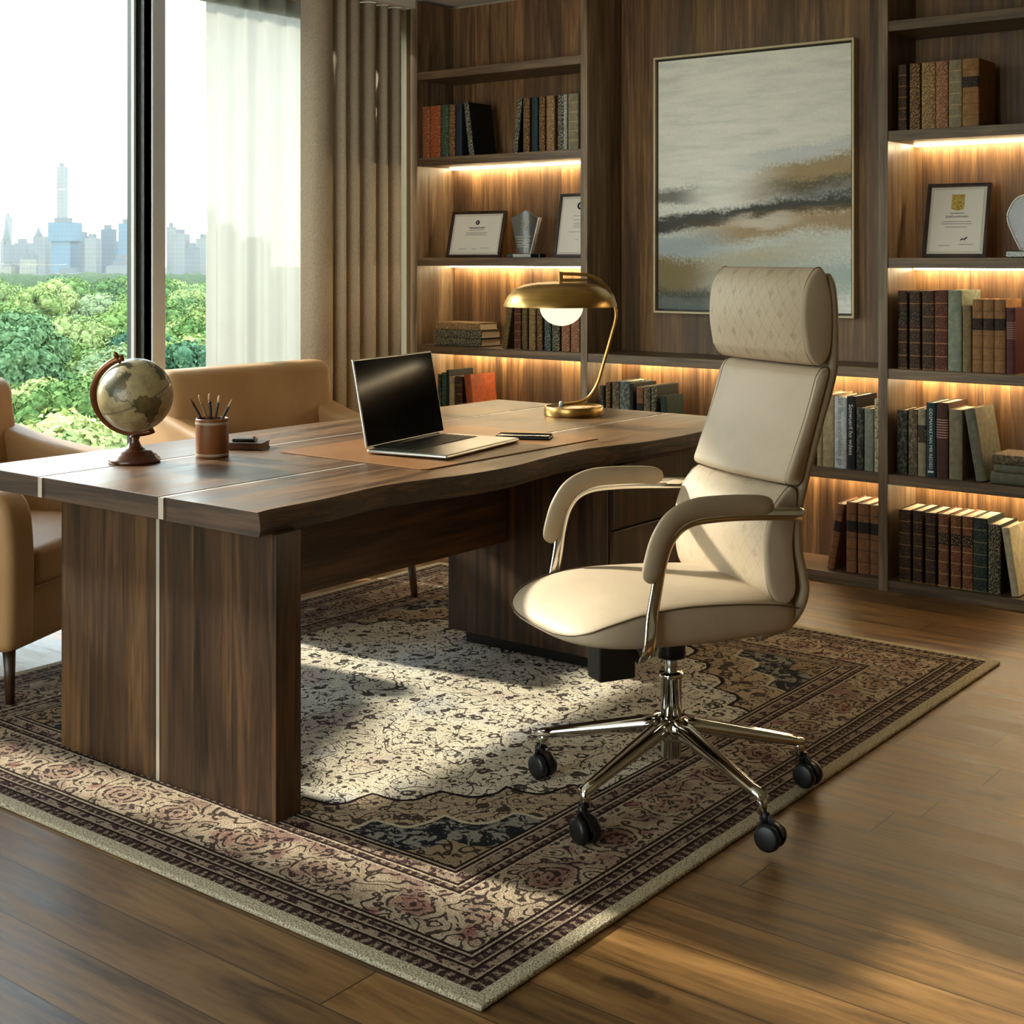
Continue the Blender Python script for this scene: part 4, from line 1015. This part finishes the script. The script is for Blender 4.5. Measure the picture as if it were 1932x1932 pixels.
for i in range(NLA):
    for j in range(NLO):
        f = bmg.faces.new((grid[i][j], grid[i][(j+1) % NLO], grid[i+1][(j+1) % NLO], grid[i+1][j])); f.smooth = True
        la = 180*((i+.5)/NLA)-90; lo = 360*(j+.5)/NLO-180
        q = (lo+2.2*math.sin(la*.5)+1.2*math.sin(lo*.9), la+1.5*math.sin(lo*.6))
        f.material_index = 1 if any(inpoly(q[0], q[1], P) for P in POLY) else (2 if (abs(la) < .76 or abs(la-36) < .3 or (j % 40 == 0 and False)) else 0)
mo = MB(); bmesh.ops.remove_doubles(bmg, verts=bmg.verts, dist=1e-6); bmesh.ops.recalc_face_normals(bmg, faces=bmg.faces); mo.bm.free(); mo.bm = bmg
def mapmat(n, c1, c2, c3):
    a = N(n, rough=.45, coat=.25); v = a.tc('Object'); q = a.noise(v, 22, 5, .65); g2 = a.noise(v, 300, 2, .6)
    a.set('Base Color', a.mix(.5, a.ramp(q, [(.34, c1), (.5, c2), (.66, c3)]), a.ramp(g2, [(.3, .55), (.6, 1.1)]), 'MULTIPLY')); return a.mt
mo.build('map_ball', [mapmat('parchment_sea', '#7a6c48', '#96875f', '#a5956c'), mapmat('printed_land', '#36371e', '#50482a', '#70562a'), N('map_line', rough=.5, col='#6a5c40').mt], t)
ar = []
for k in range(41):
    th = R_(90-8+k*(188+0)/40) ; ar.append(gc+(nax*math.sin(th)-(camr*math.cos(R_(21))+Vector((0, 0, 1))*math.sin(R_(21)))*-math.cos(th))*(GR+.012))
brz = N('aged_bronze', rough=.35, metal=.7, col='#6a4226').mt
ma = MB().tube(ar, .0035, 8, ry=.010, up=tuple(camv)).build('meridian_arm', brz, t)
tip = gc+nax*(GR+.012); MB().lathe([(.001, -.016), (.004, -.014), (.004, .006), (.007, .009), (.007, .018), (.003, .024), (.001, .027)], 14, mtx=Matrix.Translation(tip) @ nax.to_track_quat('Z', 'Y').to_matrix().to_4x4()).build('pivot_pin', brz, ma)
tip2 = gc-nax*(GR+.012); MB().lathe([(.001, -.010), (.005, -.008), (.004, .012), (.001, .013)], 12, mtx=Matrix.Translation(tip2) @ nax.to_track_quat('Z', 'Y').to_matrix().to_4x4()).build('pivot_pin', brz, ma)

# pencil cup with its pencils
t = thing('pencil_cup', 'round brown leather pencil cup beside the globe', 'pencil cup', (-3.33, 2.79, ZT))
MB().lathe([(.001, 0), (.048, 0), (.0495, .003), (.0495, .114), (.0485, .118), (.0455, .118), (.045, .114), (.045, .006), (.001, .006)], 40).build('cup_body', M['cup'], t)
for zz in (.010, .104): MB().lathe([(.0497, zz-.0035), (.0508, zz), (.0497, zz+.0035)], 40).build('stitched_band', M['taupe'], t)
def pencil(name, label, bx, by, tx_, ty_, L, r, col, tipc, brush=False):
    cr = lambda r, q: (-3.33+.788*r-.616*q, 2.79+.616*r+.788*q)
    b = Vector((*cr(bx, by), ZT+.008)); e = Vector((*cr(tx_, ty_), ZT+.115)); dr = (e-b).normalized()
    o = thing(name, label, name.replace('_', ' '), b); q = dr.to_track_quat('Z', 'Y').to_matrix().to_4x4()
    MB().lathe([(.0005, 0), (r, 0), (r, L*.86), (r*.9, L*.87)], 10, cap=True, mtx=q).build('shaft', N('pencil_'+col, rough=.4, col=col).mt, o)
    pr = [(r*.9, L*.87), (r*1.05, L*.9), (r*.9, L*.97), (.0006, L)] if brush else [(r*.95, L*.865), (.0012, L*.98), (.0004, L)]
    MB().lathe(pr, 10, cap=True, mtx=q).build('tip', N('tip_'+tipc, rough=.6, col=tipc).mt, o); return o
pencil('pencil', 'dark pencil leaning farthest left in the leather cup', .022, .014, -.036, .014, .190, .0042, '#1c1613', '#2a1c14')
pencil('paintbrush', 'pale wooden paintbrush second from left in the leather cup', .016, .030, -.022, .030, .188, .0045, '#8a6a44', '#b89a70', True)
pencil('pencil', 'black pencil with tan end standing in the middle of the leather cup', .002, .001, -.004, .001, .185, .0050, '#15130f', '#a9805a', True)
pencil('paintbrush', 'slim dark paintbrush with pale tip right of centre in the leather cup', -.006, -.011, .012, -.011, .183, .0038, '#1f1a14', '#c9b08a', True)
pencil('pencil', 'black pencil leaning farthest right in the leather cup', -.020, -.024, .034, -.024, .190, .0044, '#120f0d', '#b09a78')

t = thing('notebook', 'small brown leather notebook beside the pencil cup', 'notebook', (-3.395, 2.985, ZT), R_(30))
MB().box(-.062, .062, -.045, .045, 0, .003, .001).box(-.062, .062, -.045, .045, .019, .022, .001).box(-.062, -.059, -.045, .045, 0, .022).build('cover', M['frame_w'], t)
MB().box(-.059, .059, -.042, .042, .003, .019).build('pages', N('aged_pages', rough=.8, col='#6f4a34').mt, t)
t = thing('pen_case', 'black flat case with a metal clip on the small notebook', 'case', (-3.395, 2.985, ZT+.022), R_(30))
MB().rbox(.036, .022, .005, .004, (-.008, .004, .005), nn=3).build('case_body', M['black'], t)
MB().box(.022, .030, -.006, .004, .0, .018, .001).build('clip', M['steel'], t)

# ------------------------------------------------------------------ desk lamp
lr = (math.cos(R_(37.97)), math.sin(R_(37.97)))
t = thing('desk_lamp', 'brass desk lamp with dome shade and glowing opal bulb', 'lamp', (-3.123, 4.386, ZT), R_(37.97))
MB().lathe([(.001, 0), (.111, 0), (.113, .003), (.113, .033), (.111, .036), (.105, .036), (.103, .031), (.001, .031)], 48).build('base', M['brass'], t)
sx = -.051
MB().lathe([(.001, .031), (.008, .031), (.008, .048), (.006, .052), (.001, .053)], 16, (sx+.003, 0, 0)).build('switch_knob', M['white_l'], t)
stem = bez([(sx+.012, 0, .042), (-.026, 0, .043), (.023, 0, .050), (.059, 0, .070), (.091, 0, .121), (.116, 0, .203), (.145, 0, .304), (.162, 0, .375), (.158, 0, .419), (.148, 0, .457), (.124, 0, .492), (.091, 0, .521), (.052, 0, .537), (.0, 0, .541), (sx, 0, .542)], 8)
MB().tube(stem, .0065, 10, up=(0, 1, 0)).build('stem', M['brass'], t)
MB().box(sx-.006, sx+.010, -.008, .008, .505, .550, .002).build('shade_mount', M['brass'], t)
MB().box(sx+.006, .052, -.006, .006, .512, .524, .001).build('mount_bracket', M['brass'], t)
sp_ = [(.218, .417), (.217, .424), (.212, .437), (.202, .455), (.177, .483), (.141, .500), (.09, .509), (.04, .512), (.0008, .5125)]
shade = MB().lathe(sp_+[(.0008, .5095), (.04, .509), (.09, .506), (.139, .497), (.175, .480), (.199, .453), (.209, .436), (.214, .424), (.2155, .417), (.218, .417)], 64, (sx, 0, 0)).build('lamp_shade', M['brass'], t)
MB().sphere(.083, (sx+.004, 0, .415), 4, (1, 1, .88)).build('bulb', M['bulb'], t)
MB().cyl(.022, .480, .509, 20, (sx, 0)).build('bulb_holder', M['brass'], t)

# ------------------------------------------------------------------ swivel chair (local: x = sitter's left side near the camera, -y = forward)
fdir = Vector((-.45, -.893)).normalized(); crz = math.atan2(-fdir.x*-1*-1, 0) if False else math.atan2(fdir.x, -fdir.y)
t = thing('office_chair', 'high backed beige leather swivel chair on a chrome star base', 'chair', (-1.849, 3.018, RZ), crz)
def fz(L): return [(-f, z-RZ) for f, z in L]      # profile points -> local (y, z)
def cushion(name, prof, w, mat, crown=.015, edge=.014, parent=t, side=None):
    pts = bez([(y, z, 0) for y, z in prof+[prof[0]]], 6)[:-1]; n = len(pts)
    cyv = sum(p.x for p in pts)/n; czv = sum(p.y for p in pts)/n; rings = []
    ys = [p.x for p in pts]; y0, y1 = min(ys), max(ys)
    st = [(-1, .82), (-.995, .90), (-.985, .955), (-.965, .99), (-.94, 1.0)]
    xs = [(a*w, s) for a, s in st]+[(-.94*w+1.88*w*k/12, 1.0) for k in range(1, 12)]+[(-a*w, s) for a, s in st[::-1]]
    for x, s in xs:
        cr = crown*(1-(x/w)**2); ring = []
        for p in pts:
            fr = (y1-p.x)/(y1-y0)               # 1 at the front face
            ring.append((x, cyv+(p.x-cyv)*s-cr*fr, czv+(p.y-czv)*(1-(1-s)*.35)))
        rings.append(ring)
    o = MB().loft(rings).build(name, mat, parent)
    for sg in (-1, 1):
        pp = [(sg*w*.955, p.x*1.0-(.0), p.y) for p in pts]; pp.append(pp[0])
        MB().tube(pp, .0017, 6, up=(1, 0, 0), cap=False).build('piping', M['piping'], o)
    return o
HW = .212
cushion('headrest', fz([(-.262, 1.13), (-.250, 1.21), (-.258, 1.29), (-.285, 1.333), (-.312, 1.333), (-.334, 1.27), (-.338, 1.19), (-.330, 1.125), (-.305, 1.098), (-.280, 1.105)]), HW, M['beige_d'], .022)
cushion('back_cushion', fz([(-.292, 1.07), (-.258, .97), (-.212, .855), (-.200, .82), (-.218, .808), (-.240, .815), (-.268, .90), (-.310, 1.02), (-.330, 1.085), (-.310, 1.09)]), HW, M['beige'], .022)
cushion('lumbar_cushion', fz([(-.196, .795), (-.163, .755), (-.140, .69), (-.140, .62), (-.150, .56), (-.176, .525), (-.210, .522), (-.228, .56), (-.218, .66), (-.226, .74), (-.232, .79), (-.215, .805)]), HW, M['beige_d'], .022)
# back shell: a swept strip hugging the cushions
sh = bez([(.332, 1.322, 0), (.345, 1.25, 0), (.347, 1.12, 0), (.338, 1.06, 0), (.300, .95, 0), (.252, .80, 0), (.235, .72, 0), (.237, .65, 0), (.252, .59, 0), (.258, .545, 0), (.243, .505, 0), (.205, .470, 0), (.12, .452, 0)], 6)
rings = []
for i, p in enumerate(sh):
    d = (sh[min(i+1, len(sh)-1)]-sh[max(i-1, 0)]).normalized(); nrm = Vector((-d.y, d.x, 0)); th = .012
    w = HW*(.97 if i > 2 else (.90, .94, .96)[i]); a = p+nrm*th; b = p-nrm*th
    rings.append([(-w, a.x, a.y-RZ), (-w*.5, a.x, a.y-RZ), (w*.5, a.x, a.y-RZ), (w, a.x, a.y-RZ), (w+.006, p.x, p.y-RZ), (w, b.x, b.y-RZ), (w*.5, b.x, b.y-RZ), (-w*.5, b.x, b.y-RZ), (-w, b.x, b.y-RZ), (-w-.006, p.x, p.y-RZ)])
MB().loft(rings).build('back_shell', M['taupe'], t)
# seat: lofted front to back
def seat():
    S_ = [(.24, .195, .553, .505, .452), (.225, .215, .560, .512, .446), (.16, .226, .568, .528, .446), (.05, .235, .574, .543, .447), (-.08, .238, .578, .552, .450), (-.16, .238, .577, .551, .453), (-.22, .236, .570, .546, .456), (-.27, .231, .559, .536, .460), (-.31, .221, .546, .525, .465), (-.34, .203, .531, .512, .469), (-.362, .172, .516, .501, .472), (-.375, .128, .504, .494, .476), (-.382, .065, .495, .490, .480)]
    rings, seamL, seamR = [], [], []
    for y, w, zt, zs, zb in S_:
        ring = [(-w*.9, y, zb), (-w*.985, y, zb+.012), (-w, y, (zb+zs)/2), (-w*.998, y, zs-.006)]
        for k in range(0, 13):
            a = -1+2*k/12; ring.append((w*.985*a, y, zs+(zt-zs)*(1-abs(a)**3.0)))
        ring += [(w*.998, y, zs-.006), (w, y, (zb+zs)/2), (w*.985, y, zb+.012), (w*.9, y, zb), (0, y, zb)]
        rings.append([(q[0], q[1], q[2]-RZ) for q in ring]); seamL.append((-w*1.0, y, zs-.002-RZ)); seamR.append((w*1.0, y, zs-.002-RZ))
    return rings, seamL+seamR[::-1]
rg, seam = seat()
so_ = MB().loft(rg).build('seat', M['beige'], t)
MB().tube(bez(seam, 5), .0022, 6, cap=True).build('piping', M['piping'], so_)
sm_ = so_.modifiers.new('sub', 'SUBSURF'); sm_.levels = 1; sm_.render_levels = 1
# arms
for sg in (1, -1):
    A = [(.208, .736, .205), (.218, .742, .235), (.205, .746, .251), (.15, .751, .252), (.06, .757, .252), (-.02, .760, .252), (-.09, .757, .252), (-.135, .740, .252), (-.165, .705, .251), (-.182, .655, .249), (-.192, .60, .247), (-.204, .54, .247), (-.212, .490, .252), (-.216, .458, .247), (-.211, .438, .215), (-.19, .432, .15), (-.165, .430, .05)]
    path = bez([(sg*x, y, z-RZ) for y, z, x in A], 6)
    bar = MB().tube(path, .0075, 12, ry=.016, up=(sg*1, 0, .02)).build('arm_bar', M['chrome'], t)
    Pd = [(.130, .768), (.06, .776), (-.02, .780), (-.095, .778), (-.150, .757), (-.184, .715), (-.202, .665), (-.212, .618)]
    pp = bez([(sg*.252, y, z-RZ+.002) for y, z in Pd], 6)
    tp = lambda u: math.sqrt(max(.05, 1-(1-min(1, min(u, 1-u)/.10))**2))
    MB().tube(pp, .0135, 16, ry=.026, up=(sg*1, 0, .02), taper=tp).build('armrest_pad', M['taupe'], t)
# mechanism, column, star base
MB().box(-.085, .085, -.15, .12, .405, .442, .008).cyl(.036, .352, .41, 24).build('tilt_mechanism', M['black'], t)
MB().box(.01, .075, -.245, -.145, .335, .440, .006).build('tension_box', M['black'], t)
MB().lathe([(.001, .10), (.0235, .10), (.025, .104), (.0265, .30), (.030, .302), (.030, .314), (.001, .314)], 32).build('column_sleeve', M['chrome'], t)
MB().cyl(.0155, .30, .365, 24).build('gas_piston', M['steel'], t)
MB().lathe([(.001, .148), (.040, .150), (.046, .160), (.046, .192), (.040, .200), (.001, .202)], 32).build('hub', M['chrome'], t)
for k in range(5):
    al = R_(-165.5+72*k)-crz; q = Matrix.Rotation(al, 4, 'Z'); rings = []
    for u in range(9):
        s = u/8; r = .030+(.356-.030)*s; z = .188-.074*s; w = .026-.012*s; h = .026-.012*s
        rings.append([(r, -w, z-h*.5), (r, -w*.95, z+h*.25), (r, -w*.5, z+h*.62), (r, 0, z+h*.5), (r, w*.5, z+h*.62), (r, w*.95, z+h*.25), (r, w, z-h*.5), (r, w*.5, z-h), (r, -w*.5, z-h)])
    leg = MB().loft(rings, mtx=q).cyl(.0125, .076, .122, 16, (.345, 0), mtx=q)
    leg = leg.build('base_leg', M['chrome'], t)
    ca = R_((15, 5, 30, 20, 120)[k]); q2 = Matrix.Translation((.357*math.cos(al), .357*math.sin(al), 0)) @ Matrix.Rotation(ca, 4, 'Z')
    c_ = MB()
    for sg in (-1, 1):
        rr = Matrix.Translation((.012, sg*.0165, .0315)) @ Matrix.Rotation(R_(90), 4, 'X')
        c_.lathe([(.001, -.011), (.024, -.011), (.030, -.008), (.0315, 0), (.030, .008), (.024, .011), (.001, .011)], 28, mtx=q2 @ rr)
    c_.prism([(.012+.035*math.cos(R_(a)), .0315+.035*math.sin(R_(a))) for a in range(10, 200, 15)]+[(-.012, .05), (-.012, .078), (.012, .078)], -.0055, .0055, 'y', mtx=q2)
    c_.cyl(.010, .06, .084, 14, mtx=q2)
    c_.build('caster', M['black'], t)

# ------------------------------------------------------------------ armchairs
def armchair(label, x, y, rz):
    t = thing('armchair', label, 'armchair', (x, y, 0), rz, 'tan leather armchairs behind the desk')
    WH = .435
    MB().box(-.80, -.015, -WH+.05, WH-.05, .16, .335, .02, 3).build('seat_base', M['tan'], t)
    sc_ = MB().rbox(.305, .300, .062, .035, (-.305, 0, .392), nn=6, crown=.03).build('seat_cushion', M['tan'], t)
    MB().tube(bez([(-.02, -.295, .338), (.0, -.27, .338), (.0, .27, .338), (-.02, .295, .338)], 6), .004, 6).build('piping', M['tan_dk'], sc_)
    def lean(q): return (q.x-.26*(q.z+.24)*.62+.02*(1-(q.y/.42)**2)*(1 if q.x > 0 else 0), q.y*(1+.03*(q.z/.26)), q.z)
    bk = MB().rbox(.072, .412, .268, .05, (-.565, 0, .650), nn=6, fn=lean).build('backrest', M['tan'], t)
    for sg in (-1, 1):
        prof = [(0, .165), (.006, .40), (-.004, .56), (-.03, .622), (-.08, .652), (-.20, .665), (-.40, .700), (-.56, .745), (-.66, .775), (-.76, .77), (-.80, .165)]
        P2 = [(p.x, p.y) for p in bez([(a, b, 0) for a, b in prof[:9]], 4)]+prof[9:]
        y0, y1 = (WH-.135, WH) if sg > 0 else (-WH, -WH+.135)
        MB().prism(P2, y0, y1, 'y', .030, 4, smooth=True).build('armrest', M['tan'], t)
        for xx, dx in ((-.055, .012), (-.72, -.03)):
            MB().lathe([(.013, 0), (.020, .16), (.001, .165)], 16, (0, 0, 0), cap=True, mtx=Matrix(((1, 0, -dx/.16, xx+dx), (0, 1, -sg*.012/.16, sg*(WH-.075)+sg*.012), (0, 0, 1, RZ-.012 if xx < -.5 else 0), (0, 0, 0, 1)))).build('leg', M['leg'], t)
    return t
a1 = armchair('tan leather armchair behind the left desk end, cut by the picture edge', -3.921, 2.774, R_(23))
a2 = armchair('tan leather armchair behind the desk between pencil cup and laptop', -3.72, 3.80, R_(-2))
for o in (a1, a2): o.location.z = RZ
